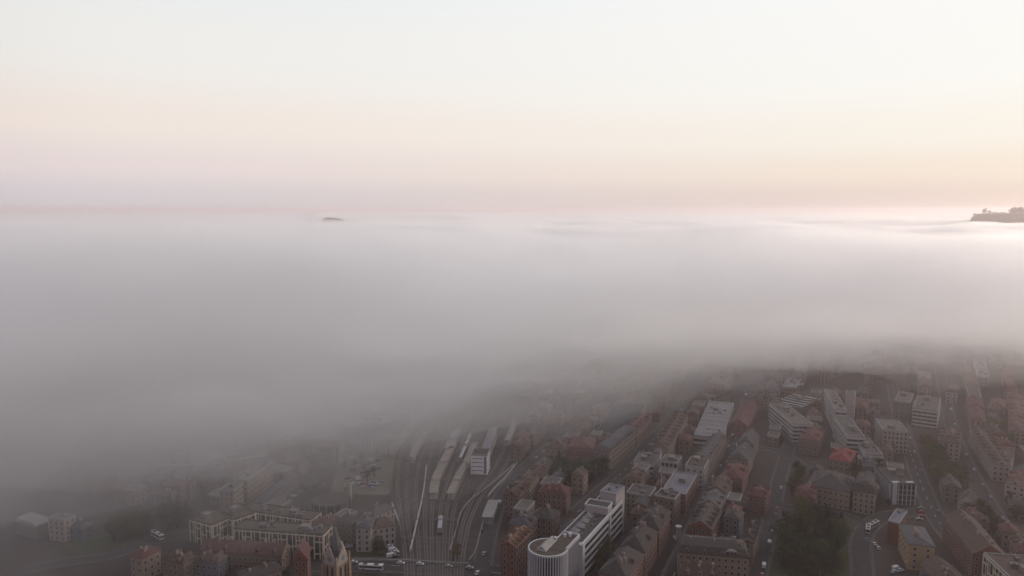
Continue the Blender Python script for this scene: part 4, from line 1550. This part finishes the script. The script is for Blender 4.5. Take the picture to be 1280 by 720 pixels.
def gantry(a, b, label):
    A, B_ = at(*a), at(*b)
    d = B_ - A
    t = thing('catenary_gantry', label, 'gantry', (A.x, A.y, 0), math.atan2(d.y, d.x), 'overhead line gantries')
    Lg = d.length
    for x in (0, Lg):
        mb = MB()
        mb.box(x - .2, x + .2, -.2, .2, -.2, 8.6)
        mb.build('mast', M['metal'], t)
    mb = MB()
    mb.box(-.3, Lg + .3, -.12, .12, 8.0, 8.25)
    mb.box(-.3, Lg + .3, -.12, .12, 8.8, 9.0)
    for k in range(int(Lg / 2)):
        mb.box(k * 2, k * 2 + .12, -.1, .1, 8.25, 8.8)
    mb.build('beam', M['metal'], t)
    for k in range(1, int(Lg / 4.5)):
        mb = MB()
        mb.box(k * 4.5 - .06, k * 4.5 + .06, -.06, .06, 6.2, 8.0)
        mb.build('dropper', M['metal'], t)


GL = ['overhead line gantry across the tracks nearest the bottom road bridge', 'overhead line gantry second from the bottom road bridge',
      'overhead line gantry level with the station house', 'overhead line gantry at the near ends of the platforms',
      'overhead line gantry between the platforms and the signal building', 'overhead line gantry crossing beside the fog-edge office']
for lb, (y, xa, xb) in zip(GL, [(690, 503, 567), (665, 500, 571), (640, 497, 574), (614, 492, 590), (590, 494, 583), (560, 500, 590)]):
    gantry((xa, y), (xb, y + 1.5), lb)
gantry((617, 589), (645, 589), 'footbridge-like gantry over the railway road near the pale parapet')


# trains: a short row of coaches standing in the misty part
def coach(label, a, b, col='silver', group=None):
    A, B_ = at(*a), at(*b)
    d = B_ - A
    Lc = min(d.length, 26)
    t = thing('railway_coach', label, 'train car', (A.x, A.y, 0), math.atan2(d.y, d.x), group)
    mb = MB()
    prof = [(-1.4, .95), (1.4, .95), (1.45, 2.6), (1.3, 3.7), (.7, 4.1), (-.7, 4.1), (-1.3, 3.7), (-1.45, 2.6)]
    n = len(prof)
    for x in (0, Lc):
        mb.v += [(x, y, z) for y, z in prof]
    for k in range(n):
        mb.f.append((k, (k + 1) % n, n + (k + 1) % n, n + k)[::-1])
    mb.f += [tuple(range(n))[::1], tuple(range(2 * n - 1, n - 1, -1))]
    mb.m = [0] * len(mb.f)
    mb.build('coach_body', M['car_' + col], t)
    mb = MB()
    for sd in ((-1.47, -1), (1.47, 1)):
        for k in range(int(Lc / 2) - 1):
            x = 1.2 + k * 2
            mb.quad((x, sd[0], 2.3), (x + 1.3, sd[0], 2.3), (x + 1.3, sd[0] * .98, 3.2), (x, sd[0] * .98, 3.2))
    mb.build('window_band', M['glass'], t)
    for x in (3, Lc - 3):
        mb = MB()
        mb.box(x - 1.4, x + 1.4, -1.1, 1.1, .34, .95)
        for q in (-1, 1):
            for s in (-.8, .8):
                mb.tube([(x + q, s - .07, .8), (x + q, s + .07, .8)], [.44, .44], 10)
        mb.build('bogie', M['tyre'], t)


coach('silver railway carriage standing by the inner wall of the track field', (551, 652), (549.5, 668), 'silver')
coach('silver coach at the canopy, nearest coach of the stopped train', (575, 578), (582, 562), 'silver')
coach('silver coach farther into the mist, second coach of the stopped train', (582.6, 560.6), (588.5, 546), 'silver')

# ------------------------------------------------------------------ vehicles


def make_car(col, van=False):
    t = bpy.data.objects.new('parked_van' if van else 'parked_car', None)
    C.objects.link(t)
    mb = MB()
    if van:
        prof = [(-2.5, .35), (2.45, .35), (2.5, 1.0), (1.95, 1.25), (1.35, 2.1), (-2.4, 2.15), (-2.5, 1.9)]
    else:
        prof = [(-2.1, .32), (2.15, .32), (2.18, .72), (1.2, .92), (.55, 1.42), (-1.05, 1.46), (-1.75, 1.0), (-2.12, .92)]
    n = len(prof)
    wd = .95 if van else .87
    for y, s in ((-wd, 1), (wd, 1)):
        mb.v += [(x, y * (.82 if z > 1.3 and not van else 1), z) for x, z in prof]
    for k in range(n):
        mb.f.append((k, (k + 1) % n, n + (k + 1) % n, n + k))
    mb.f += [tuple(range(n - 1, -1, -1)), tuple(range(n, 2 * n))]
    mb.m = [0] * len(mb.f)
    mb.build('car_body', M['car_' + col], t)
    mb = MB()
    if van:
        mb.quad((1.93, -.8, 1.32), (1.93, .8, 1.32), (1.42, .75, 2.04), (1.42, -.75, 2.04))
        for s in (-1, 1):
            mb.quad((.5, s * .965, 1.3), (1.6, s * .965, 1.3), (1.3, s * .965, 1.95), (.5, s * .965, 1.95))
    else:
        mb.quad((1.2, -.74, .96), (1.2, .74, .96), (.62, .66, 1.42), (.62, -.66, 1.42))
        mb.quad((-1.78, .74, 1.04), (-1.78, -.74, 1.04), (-1.12, -.66, 1.46), (-1.12, .66, 1.46))
        for s in (-1, 1):
            mb.quad((-1.5, s * .86, 1.0), (1.0, s * .86, 1.0), (.5, s * .755, 1.38), (-1.0, s * .755, 1.38))
    mb.build('window_glass', M['glass'], t)
    for x in (-1.35, 1.4):
        for s in (-1, 1):
            mb = MB()
            mb.tube([(x, s * (wd - .12), .33), (x, s * (wd + .04), .33)], [.33, .33], 8)
            mb.build('wheel', M['tyre'], t)
    return t


protos = {}


def car(col, x, y, rz, label, group, van=False, z=0.03):
    k = (col, van)
    if k not in protos:
        o = protos[k] = make_car(col, van)
    else:
        o = copy_tree(protos[k])
    o.location = (x, y, z)
    o.rotation_euler = (0, 0, rz)
    tag(o, label, 'van' if van else 'car', group)
    return o


CC = ['white', 'white', 'silver', 'black', 'white', 'blue', 'red', 'silver']


def lot(pts, desc, group, rz=0.0, vans=()):
    for i, (x, y) in enumerate(pts):
        col = CC[rr.randrange(len(CC))]
        p = at(x, y)
        v_ = i in vans
        if v_:
            col = 'white'
        car(col, p.x, p.y, rz + rr.uniform(-.12, .12), '%s %s parked %s' % (col, 'van' if v_ else 'car', desc), group + ', ' + col + (' vans' if v_ else ' cars'), v_, z=.04)


ax22 = R(90 - 22)
lot([(469, 677), (480, 681), (487, 684), (491, 689), (494, 691), (489, 696), (495, 697), (455, 684)], 'in the station car park', 'cars in the station car park', R(20), vans=(1, 3, 5))
lot([(430, 681), (433, 683), (436, 684), (428, 679)], 'behind the church tower', 'cars behind the church', R(10))
ring_c = at(414, 624)
for k in range(11):
    a = R(100 + k * 14)
    col = CC[rr.randrange(len(CC))]
    car(col, ring_c.x + 27 * math.cos(a), ring_c.y + 27 * math.sin(a), a, '%s car parked in the curved bays around the rotunda' % col, 'cars around the rotunda, ' + col, z=.05)
lot([(rr.uniform(428, 478), rr.uniform(572, 612)) for k in range(34)], 'on the gravel square', 'cars on the gravel square', R(40))
lot([(866, 669), (872, 667.5), (878, 671), (884, 671), (890, 671.5), (897, 669), (903, 671), (910, 670)], 'in the inner brick yard', 'cars in the inner yard', R(75))
lot([(645, 606), (650, 610), (655, 613), (653, 600), (661, 604), (643, 650), (646, 655), (650, 648)], 'beside the railway road', 'cars by the railway road', R(30), vans=(0,))
lot([(603, 664), (605, 693), (597, 717)], 'on the railway road', 'cars on the railway road', R(72))
lot([(1083, 676), (1093, 681), (1098, 686)], 'below the curved bus street', 'cars by the bus street', R(80))
lot([(1151, 636), (1151, 641), (1152, 646), (1149, 650)], 'beneath the trees by the twin pylon office', 'cars under the trees', R(5))
lot([(1120, 712), (1125, 714), (1118, 716)], 'in front of the yellow block', 'cars before the yellow block', R(20), vans=(0,))
for (rt, q0, q1, n, nm, side) in ((1, .05, .6, 20, 'the avenue', 1), (1, .1, .6, 14, 'the avenue', -1), (3, .2, .6, 10, 'the station street', 1),
                                  (2, .05, .5, 10, 'the yard street', 1), (4, .1, .6, 12, 'the sloping street', 1), (0, .2, .9, 9, 'the bottom road', -.35),
                                  (5, .1, .6, 10, 'the upper street', 1), (7, .25, .6, 6, 'the railway road', .4)):
    p, w_, _ = road_pts[rt]
    for k in range(n):
        if rr.random() < .3:
            continue
        i = int((q0 + (q1 - q0) * (k + rr.random() * .5) / n) * (len(p) - 2))
        u = (p[i + 1] - p[i]).normalized()
        c = p[i] + Vector((u.y, -u.x)) * side * (w_ / 2 - 1.3)
        col = CC[rr.randrange(len(CC))]
        vv = rr.random() < .15
        car(col, c.x, c.y, math.atan2(u.y, u.x), '%s %s at the kerb of %s' % (col, 'van' if vv else 'car', nm), 'vehicles along %s, %s %s' % (nm, col, 'van' if vv else 'car'), vv, z=.10)


def bus(label, x, y, rz, L_=12):
    p = at(x, y)
    t = thing('bus', label, 'bus', (p.x, p.y, .08), rz)
    mb = MB()
    mb.box(-L_ / 2, L_ / 2, -1.25, 1.25, .35, 3.0)
    mb.build('bus_body', M['car_white'], t)
    mb = MB()
    for s in (-1, 1):
        mb.quad((-L_ / 2 + .4, s * 1.27, 1.4), (L_ / 2 - .3, s * 1.27, 1.4), (L_ / 2 - .3, s * 1.27, 2.5), (-L_ / 2 + .4, s * 1.27, 2.5))
    for s in (-1, 1):
        mb.quad((s * (L_ / 2 + .02), -1.1, 1.2), (s * (L_ / 2 + .02), 1.1, 1.2), (s * (L_ / 2 + .02), 1.1, 2.6), (s * (L_ / 2 + .02), -1.1, 2.6))
    mb.build('window_band', M['glass'], t)
    for k in (-.25, .22):
        mb = MB()
        mb.box(L_ * k - 1.1, L_ * k + 1.1, -.8, .8, 3.0, 3.25)
        mb.build('roof_unit', M['darkgrey'], t)
    for x_ in (-L_ * .3, L_ * .32):
        for s in (-1, 1):
            mb = MB()
            mb.tube([(x_, s * 1.1, .48), (x_, s * 1.28, .48)], [.48, .48], 10)
            mb.build('wheel', M['tyre'], t)


bus('white bus on the bend beside the park, the nearer of two', 1085, 664, R(62), 9)
bus('white bus on the bend beside the park, the farther of two', 1092, 658.5, R(38), 9)
bus('white bus on the bottom road before the station car park', 464, 712, R(-6), 13)
bus('pale bus waiting beside the trees near the curved road', 197, 672, R(-38), 11)

# tall thin things
for (x, y, hh, lab, cat, nm, top) in [
        (744, 628, 24, 'tall slender pale mast rising among the dark garden trees', 'mast', 'mast', .16),
        (890, 621, 14, 'white flue pipe standing beside the house with the flat window strip', 'flue', 'flue_pipe', .5),
        (848, 673, 7, 'bright white advertising column at the foot of the tan office block', 'column', 'advertising_column', 1.4),
        (826, 633, 21, 'white flagpole in front of the tan office block', 'flagpole', 'flagpole', .25)]:
    p = at(x, y)
    t = thing(nm, lab, cat, (p.x, p.y, 0))
    mb = MB()
    mb.tube([(0, 0, -.2), (0, 0, hh * .5), (0, 0, hh)], [top * 1.1, top, top * .8], 10)
    mb.build('shaft', M['metal' if nm == 'mast' else 'trim'], t)
    mb = MB()
    mb.tube([(0, 0, hh), (0, 0, hh + .5), (0, 0, hh + .8)], [top * 1.3, top * 1.3, top * .4], 10)
    mb.build('cap', M['fin'], t)
    mb = MB()
    mb.box(-top * 2, top * 2, -top * 2, top * 2, -.2, .5)
    mb.build('base', M['concrete'], t)


def lamp_proto():
    t = bpy.data.objects.new('street_lamp', None)
    C.objects.link(t)
    mb = MB()
    mb.tube([(0, 0, -.1), (0, 0, 5), (0, 0, 8)], [.12, .09, .06], 6)
    mb.build('pole', M['metal'], t)
    mb = MB()
    mb.tube([(0, 0, 7.9), (.9, 0, 8.3), (1.8, 0, 8.4)], [.05, .05, .04], 5)
    mb.build('arm', M['metal'], t)
    mb = MB()
    mb.box(1.5, 2.3, -.15, .15, 8.3, 8.45)
    mb.build('lamp_head', M['parapet'], t)
    return t


lp = None
for ri, nm in ((0, 'the bottom road'), (1, 'the avenue'), (3, 'the station street'), (4, 'the sloping street'), (7, 'the railway road'), (9, 'the bus street')):
    p, w_, _ = road_pts[ri]
    for i in range(4, min(len(p) - 2, 150), 7):
        u = (p[i + 1] - p[i]).normalized()
        n_ = Vector((u.y, -u.x)) * (1 if (i // 7) % 2 else -1)
        c = p[i] + n_ * (w_ / 2 + .6)
        if lp is None:
            lp = o = lamp_proto()
        else:
            o = copy_tree(lp)
        o.location = (c.x, c.y, 0.1)
        o.rotation_euler = (0, 0, math.atan2(-n_.y, -n_.x))
        tag(o, 'grey street lamp with a curved arm along ' + nm, 'street lamp', 'street lamps along ' + nm)

# ------------------------------------------------------------------ trees


def tree_mesh(seed, leafm, kind='broad', nl=1500):
    rg = random.Random(seed)
    tr = MB()
    tr.tube([(0, 0, -.3), (.1, 0, 1.5), (.15, .1, 4), (0, .2, 7)], [.42, .32, .22, .08], 7)
    cr = MB()
    clumps = []
    if kind == 'broad':
        for k in range(15):
            a = rg.uniform(0, 6.28)
            r_ = rg.uniform(.3, 3.4)
            z = rg.uniform(3.4, 9.3) - r_ * .35
            s = rg.uniform(1.1, 2.1)
            clumps.append((r_ * math.cos(a), r_ * math.sin(a), z, s))
            if k < 8:
                tr.tube([(.1, .05, 2.2 + k * .35), (r_ * .5 * math.cos(a), r_ * .5 * math.sin(a), z * .75), (r_ * .9 * math.cos(a), r_ * .9 * math.sin(a), z)], [.16, .1, .04], 5)
        clumps.append((0, 0, 8.6, 1.7))
    elif kind == 'tall':
        for k in range(16):
            a = rg.uniform(0, 6.28)
            z = 2.5 + k * .72
            r_ = rg.uniform(.1, 1.3) * (1 - (z - 7) ** 2 / 60)
            clumps.append((r_ * math.cos(a), r_ * math.sin(a), z, rg.uniform(.9, 1.5)))
            if k % 2:
                tr.tube([(0, .1, z - 1), (r_ * math.cos(a), r_ * math.sin(a), z)], [.1, .04], 5)
    else:
        for k in range(26):
            z = 1.5 + k * .42
            r_ = 2.7 * (1 - k / 27)
            for j in range(5):
                a = j * 1.2566 + k * .7
                clumps.append((r_ * .7 * math.cos(a), r_ * .7 * math.sin(a), z, .35 + r_ * .27))
            tr.tube([(0, 0, z), (r_ * math.cos(k), r_ * math.sin(k), z - .2)], [.05, .02], 4)
        tr.tube([(0, 0, 5), (0, 0, 12.6)], [.2, .03], 6)
    for k in range(nl):
        x, y, z, s = clumps[rg.randrange(len(clumps))]
        d = Vector((rg.gauss(0, 1), rg.gauss(0, 1), rg.gauss(0, 1) * .8))
        d.normalize()
        d *= s * rg.uniform(.55, 1.08)
        c = Vector((x, y, z)) + d
        nrm = (d.normalized() + Vector((rg.uniform(-.8, .8), rg.uniform(-.8, .8), rg.uniform(-.3, .9)))).normalized()
        a = nrm.orthogonal().normalized()
        b = nrm.cross(a)
        t_ = rg.uniform(0, 6.28)
        a, b = a * math.cos(t_) + b * math.sin(t_), b * math.cos(t_) - a * math.sin(t_)
        w_ = rg.uniform(.14, .34)
        cr.poly([c - a * w_, c - b * w_ * .6, c + a * w_, c + b * w_ * .6 + nrm * .05])
    tm, cm = tr.mesh('trunk'), cr.mesh('crown')
    tm.materials.append(M['bark'])
    cm.materials.append(M[leafm])
    return tm, cm


TM = {'dark': [tree_mesh(s, 'leaf_dark') for s in (1, 2, 3)], 'olive': [tree_mesh(s, 'leaf_olive') for s in (4, 5)],
      'autumn': [tree_mesh(s, 'leaf_autumn') for s in (6, 7)], 'tall': [tree_mesh(8, 'leaf_olive', 'tall')],
      'fir': [tree_mesh(9, 'leaf_fir', 'fir', 2200)]}
KN = dict(dark='dark green leafy tree', olive='olive green leafy tree', autumn='yellow-brown autumn tree', tall='narrow upright tree', fir='dark pointed fir')
TREES = []


def tree(x, y, kind, s, desc, group, z=0.0, where=''):
    tm, cm = rr.choice(TM[kind])
    t = thing({'fir': 'fir_tree', 'tall': 'upright_tree'}.get(kind, 'leafy_tree'), ('tall ' if s > 1.55 else '') + KN[kind] + ' ' + desc + where, 'tree', (x, y, z), rr.uniform(0, 6.28), group + ', ' + KN[kind])
    t.scale = (s * rr.uniform(.9, 1.1), s * rr.uniform(.9, 1.1), s * rr.uniform(.85, 1.15))
    piece('trunk', tm, t, (0, 0, 0))
    piece('crown', cm, t, (0, 0, 0))
    TREES.append((x, y, s))


def grove(cx, cy, rx, ry, n, desc, kinds='dark dark olive', s=(.9, 1.5), r=3.0, roads=True):
    made = 0
    for k in range(n * 12):
        if made >= n or len(TREES) > 280:
            break
        a = rr.uniform(0, 6.28)
        q = math.sqrt(rr.random())
        p = at(cx + rx * q * math.cos(a), cy + ry * q * math.sin(a))
        ss = rr.uniform(*s)
        if taken(p.x, p.y, r, roads):
            continue
        if any((p.x - x) ** 2 + (p.y - y) ** 2 < (2.6 * (ss + s2) / 2 * 1.4) ** 2 for x, y, s2 in TREES):
            continue
        wy, wx = q * math.sin(a), q * math.cos(a)
        wh = ('' if n < 6 else ', ' + ('far' if wy < -.33 else 'near' if wy > .33 else 'middle') + (' left' if wx < -.4 else ' right' if wx > .4 else '') + ' part')
        tree(p.x, p.y, rr.choice(kinds.split()), ss, desc, 'trees ' + desc, 0.0, wh)
        made += 1


grove(1015, 690, 58, 34, 62, 'in the wooded park below the school', 'dark dark dark olive fir', (1.0, 1.8))
grove(1205, 452, 85, 14, 34, 'in the hazy wood above the town', 'autumn olive dark', (1.6, 2.4))
grove(722, 592, 38, 20, 26, 'in the garden below the maroon roof', 'dark dark olive fir', (1.1, 1.8))
grove(1160, 600, 18, 40, 20, 'in the belt beside the pylon office', 'dark olive olive autumn', (1.2, 1.9))
grove(1115, 640, 40, 7, 8, 'in the hedge before the pylon office', 'olive autumn dark', (.7, 1.0))
grove(748, 678, 15, 38, 16, 'between the ribbon slab and the dark street row', 'olive olive autumn', (.8, 1.15), r=1.2)
grove(222, 660, 18, 16, 14, 'beside the cream-framed corner office', 'dark dark fir', (1.1, 1.8))
grove(165, 672, 28, 10, 12, 'around the lawn by the curved road', 'dark olive', (.9, 1.4))
grove(363, 722, 16, 14, 7, 'before the pointed brick gable', 'dark dark autumn', (1.1, 1.6))
grove(572, 706, 8, 8, 6, 'on the bank between tracks and railway road', 'autumn olive', (.8, 1.1))
grove(1240, 655, 34, 28, 22, 'in the gardens behind the brick row', 'dark olive autumn', (1.0, 1.6))
grove(1255, 540, 26, 30, 12, 'around the white cross-shaped house', 'dark olive', (1.0, 1.5))
grove(1205, 605, 14, 16, 8, 'around the half-timbered house', 'dark olive', (1.0, 1.4))
grove(655, 690, 12, 20, 5, 'between the brick gables and the round tower', 'dark autumn', (.7, 1.0), r=1)
grove(465, 695, 18, 10, 5, 'on the green before the station car park', 'olive dark', (.6, .9))
grove(1150, 480, 18, 24, 8, 'scattered among the misty roofs', 'dark olive', (1.0, 1.4))
grove(1080, 590, 18, 24, 6, 'around the grey banded block', 'dark olive', (.9, 1.2))
grove(985, 590, 18, 30, 7, 'in the back gardens by the park street', 'dark olive', (.8, 1.2))
grove(445, 590, 26, 16, 6, 'dotted about the gravel square', 'dark olive', (.7, 1.0))
grove(900, 470, 60, 16, 8, 'fading in the mist by the avenue end', 'dark olive', (1.0, 1.5))

# ------------------------------------------------------------------ hilltops standing out of the fog


def hill(label, cx, cy, rx, ry, top, seed, k=1.0, flat=.7):
    mb = MB()
    n, m2 = 56, 28
    for i in range(n + 1):
        for j in range(m2 + 1):
            x, y = lerp(-1, 1, i / n), lerp(-1, 1, j / m2)
            d = math.sqrt(x * x + y * y)
            z = -10 + (top + 10) * (1 - sstep(flat, 1.0, d)) + noise.fractal(Vector((cx + x * rx, cy + y * ry, seed)) / (260 if k == 1.0 else 60), 1.0, 2.0, 4) * 7 * k * (1 - d * .5)
            mb.v.append((cx + x * rx, cy + y * ry, max(z, -12)))
    for i in range(n):
        for j in range(m2):
            a = i * (m2 + 1) + j
            b = a + m2 + 1
            mb.f.append((a, b, b + 1, a + 1))
    o = mb.build('hill', M['leaf_dark'], kind='structure')
    o['label'] = label
    return o
hc = 2200
hill('wooded hilltop rising as an island out of the fog at the horizon', 1975, 1990, 800, 300, 180, 2.0, 1.0, .84)
hill('faint far hilltop breaking the fog surface below the masts', -650, 2640, 170, 120, 159, 8.0, 1.2, .1)
rr2 = random.Random(5)


def hz_at(X, Y):
    d = math.hypot((X - 1975) / 800, (Y - 1990) / 300)
    return -10 + 190 * (1 - sstep(.84, 1.0, d)) + noise.fractal(Vector((X, Y, 2.0)) / 260, 1.0, 2.0, 4) * 7 * (1 - d * .5)



hz_pts = []
for (xa, xb, n, s0, s1) in ((1215, 1225, 7, .9, 1.4), (1227, 1237, 6, .9, 1.6), (1262, 1300, 22, 1.3, 2.2), (1237, 1264, 14, .5, .8)):
    for k in range(n):
        x = lerp(xa, xb, (k + rr2.random() * .6) / n)
        y = 1985 + rr2.uniform(-45, 45)
        X = (x - 640) / F * (y * _c + 5)
        tree(X, y, 'dark' if rr2.random() < .8 else 'olive', rr2.uniform(s0, s1), 'on the hilltop above the fog', 'trees on the fog island hill', z=hz_at(X, y) - .6)
for x, hh in ((386, 34), (391.5, 35)):
    y = 2600
    X = (x - 640) / F * (y * _c)
    t = thing('radio_mast', 'slender radio mast at the end of the faint far hilltop', 'mast', (X, y, 148), 0, 'radio masts on the far hill')
    for sx, sy in ((-1, -1), (1, -1), (0, 1.2)):
        mb = MB()
        mb.tube([(sx * 1.2, sy * 1.2, -25), (sx * .8, sy * .8, hh * .6), (sx * .5, sy * .5, hh)], [.3, .25, .2], 5)
        mb.build('leg', M['trim'], t)
    mb = MB()
    for k in range(9):
        z = k * hh / 9
        r_ = 1.2 - k * .08
        mb.box(-r_, r_, -r_, r_, z, z + .3)
    mb.build('cross_frame', M['trim'], t)
# ------------------------------------------------------------------ fog
def fog_mat(name, dens, col, g, absorb=None):
    mt = bpy.data.materials.new(name)
    mt.use_nodes = True
    n = mt.node_tree
    n.nodes.clear()
    o = n.nodes.new('ShaderNodeOutputMaterial')
    v = n.nodes.new('ShaderNodeVolumePrincipled')
    v.inputs['Color'].default_value = (*col, 1)
    v.inputs['Density'].default_value = dens
    v.inputs['Anisotropy'].default_value = g
    n.links.new(v.outputs[0], o.inputs['Volume'])
    return mt


# distance at which the bank starts, by azimuth in degrees (the bank lies diagonally across the valley)
EDGE = [(-75, 200), (-50, 375), (-37, 462), (-31, 500), (-24, 548), (-16, 625), (-9, 685), (-3, 740), (3, 785), (9, 830),
        (15, 905), (22, 990), (28, 1065), (34, 1110), (45, 1170), (75, 1220)]


def edge_at(a):
    for (a0, d0), (a1, d1) in zip(EDGE, EDGE[1:]):
        if a <= a1:
            return lerp(d0, d1, max(0, (a - a0) / (a1 - a0)))
    return EDGE[-1][1]


def fog_bank(name, label, off, rise, top, amp, seed, material, k=1.0, lag=0.0, far=11500, tongue=0.56, tip=104.0):
    """A closed body of fog: a tongue at height `tip` comes first, its underside sinks to the ground at the edge,
    its top climbs to the flat sea. lag = how much farther off this body starts towards the open left side."""
    m = MB()
    na, nr = 170, 150
    cols, low = [], []
    for i in range(na + 1):
        a = lerp(-75, 75, i / na)
        ed = edge_at(a) + lag * (1 - sstep(-34, 8, a))
        d_tip = ed * lerp(.78, tongue, sstep(-34, -12, a)) + off
        d_gnd = ed + off
        start = max(30.0, d_tip - 110)
        row, row2 = [], []
        for j in range(nr + 1):
            t = j / nr
            d = start + (far - start) * (t ** 3.2)
            x, y = d * math.sin(R(a)), d * math.cos(R(a))
            p = Vector((x, y, seed * 37.0))
            n1 = noise.fractal(p / 330, 1.0, 2.0, 4)
            n2 = noise.fractal(p / 90, 1.0, 2.0, 3)
            n3 = noise.fractal(Vector((x / 1900, y / (420 + d * .09), seed)), 1.0, 2.0, 4)
            n4 = noise.fractal(p / 210 + Vector((9, 4, 2)), 1.0, 2.0, 4)
            e = d - d_tip + n1 * 120 * k
            s = e / rise
            z = tip + (top - tip) * sstep(0, 1, s)
            z += sstep(0.0, 0.5, s) * (n1 * 14 + n2 * 5) * amp
            z += sstep(0.7, 2.6, s) * n3 * 24 * amp
            z = min(z, 181.5)
            if s < .6:
                z = max(z, tip)
            b = (d - d_tip + n4 * 150 * k) / max(60.0, d_gnd - d_tip)
            zb = tip - (tip + 16) * (max(0.0, min(1.0, b)) ** 1.25) if b > 0 else tip
            zb = min(zb, z - 2.5)
            if j in (0, nr) or i in (0, na):
                z = zb + .6
            row.append((x, y, z))
            row2.append((x, y, max(zb, -16.0)))
        cols.append(row)
        low.append(row2)
    W = nr + 1
    for row in cols:
        m.v += row
    nb = len(m.v)
    for row in low:
        m.v += row
    for i in range(na):
        for j in range(nr):
            a, b = i * W + j, (i + 1) * W + j
            m.f.append((a, a + 1, b + 1, b))
            m.f.append((nb + b, nb + b + 1, nb + a + 1, nb + a))
    for i in range(na):
        for j, fl in ((0, 0), (nr, 1)):
            a, b = i * W + j, (i + 1) * W + j
            q = (a, b, nb + b, nb + a)
            m.f.append(q if fl == 0 else q[::-1])
    for j in range(nr):
        for i, fl in ((0, 0), (na, 1)):
            a, b = i * W + j, i * W + j + 1
            q = (nb + a, nb + b, b, a)
            m.f.append(q if fl == 0 else q[::-1])
    m.f = [f[::-1] for f in m.f]
    o = m.build(name, material, kind='stuff')
    o['label'] = label
    return o


FOGC = (1, 1, 1)
# thin veil in front of the bank, its body, and the dense heart that makes the white sea of fog
fog_bank('fog_veil', 'thin misty outer veil of the fog bank drifting over the far streets', -90, 900, 150, 1.2, 3.1,
         fog_mat('fog_thin', .0021, FOGC, 0.82), k=1.4, tip=98, tongue=.5, lag=60)
fog_bank('fog_bank', 'grey fog bank swallowing the town from the left and behind', 10, 760, 150, 1.1, 6.4,
         fog_mat('fog_body', .0045, FOGC, 0.82), tip=90, tongue=.6)
fog_bank('fog_heart', 'thick middle of the fog bank hiding the streets completely', 90, 700, 150, .9, 7.9,
         fog_mat('fog_thick', .011, FOGC, 0.75), lag=260, tip=80, tongue=.68)
fog_bank('fog_sea', 'pale flat sea of fog reaching to the horizon', 170, 720, 152, 1.0, 9.3,
         fog_mat('fog_dense', .035, FOGC, 0.62), lag=900, tip=66, tongue=.78)
# separate torn wisps drifting off the front of the bank


def wisp(cx, cy, z, ra, rb, th, rot, seed, mt):
    m = MB()
    na, nr = 40, 14
    for sgn in (1, -1):
        m.v.append((cx, cy, z + sgn * th / 2))
        for j in range(1, nr + 1):
            r = j / nr
            for i in range(na):
                a = 2 * math.pi * i / na
                nn = noise.fractal(Vector((math.cos(a) * r * 1.6, math.sin(a) * r * 1.6, seed)), 1.0, 2.0, 4)
                rr_ = r * (1 + .35 * noise.fractal(Vector((math.cos(a) * 1.3, math.sin(a) * 1.3, seed + 7)), 1.0, 2.0, 4))
                x, y = rr_ * ra * math.cos(a), rr_ * rb * math.sin(a)
                t = th / 2 * (1 - r * r) ** 2 * (1 + .9 * nn) if j < nr else 0
                t = max(t, .15 if j < nr else 0)
                wob = 12 * noise.noise(Vector((x / 120, y / 120, seed)))
                m.v.append((cx + x * math.cos(rot) - y * math.sin(rot), cy + x * math.sin(rot) + y * math.cos(rot), z + wob + sgn * t))
    nv = 1 + nr * na
    for s_, o in ((1, 0), (-1, nv)):
        for i in range(na):
            f = (o, o + 1 + i, o + 1 + (i + 1) % na)
            m.f.append(f if s_ > 0 else f[::-1])
            for j in range(nr - 1):
                a, b = o + 1 + j * na + i, o + 1 + j * na + (i + 1) % na
                f = (a, a + na, b + na, b)
                if j == nr - 2:
                    f = (a, 1 + (nr - 1) * na + i, 1 + (nr - 1) * na + (i + 1) % na, b)
                m.f.append(f if s_ > 0 else f[::-1])
    o = m.build('fog_wisp', mt, kind='stuff')
    o['label'] = 'torn wisp of fog drifting in front of the bank'


wm = fog_mat('fog_wispy', .0042, FOGC, 0.82)
rw = random.Random(21)
for k, (a, dd) in enumerate([(-33, 20), (-29, -40), (-25, 30), (-20, -30), (-15, 40), (-11, -50), (-6, 0), (-2, 60), (2, -60), (6, 10), (10, 50), (14, -70), (18, 20),
                             (22, -20), (26, 60), (31, -40), (-4, -130), (8, -150), (19, -170), (29, -150), (-13, -140)]):
    d = edge_at(a) * .86 + dd
    wisp(d * math.sin(R(a)), d * math.cos(R(a)), rw.uniform(48, 86), rw.uniform(70, 190), rw.uniform(45, 90), rw.uniform(32, 60), rw.uniform(-.5, .8), k * 3.3, wm)
# haze round everything
hz = MB()
hz.box(-13000, 13000, -900, 13500, -17.5, 206)
hz = hz.build('haze', fog_mat('haze_air', .00025, (1, .885, .88), 0.8), kind='stuff')
hz['label'] = 'pale dawn haze hanging in the air over the whole town'
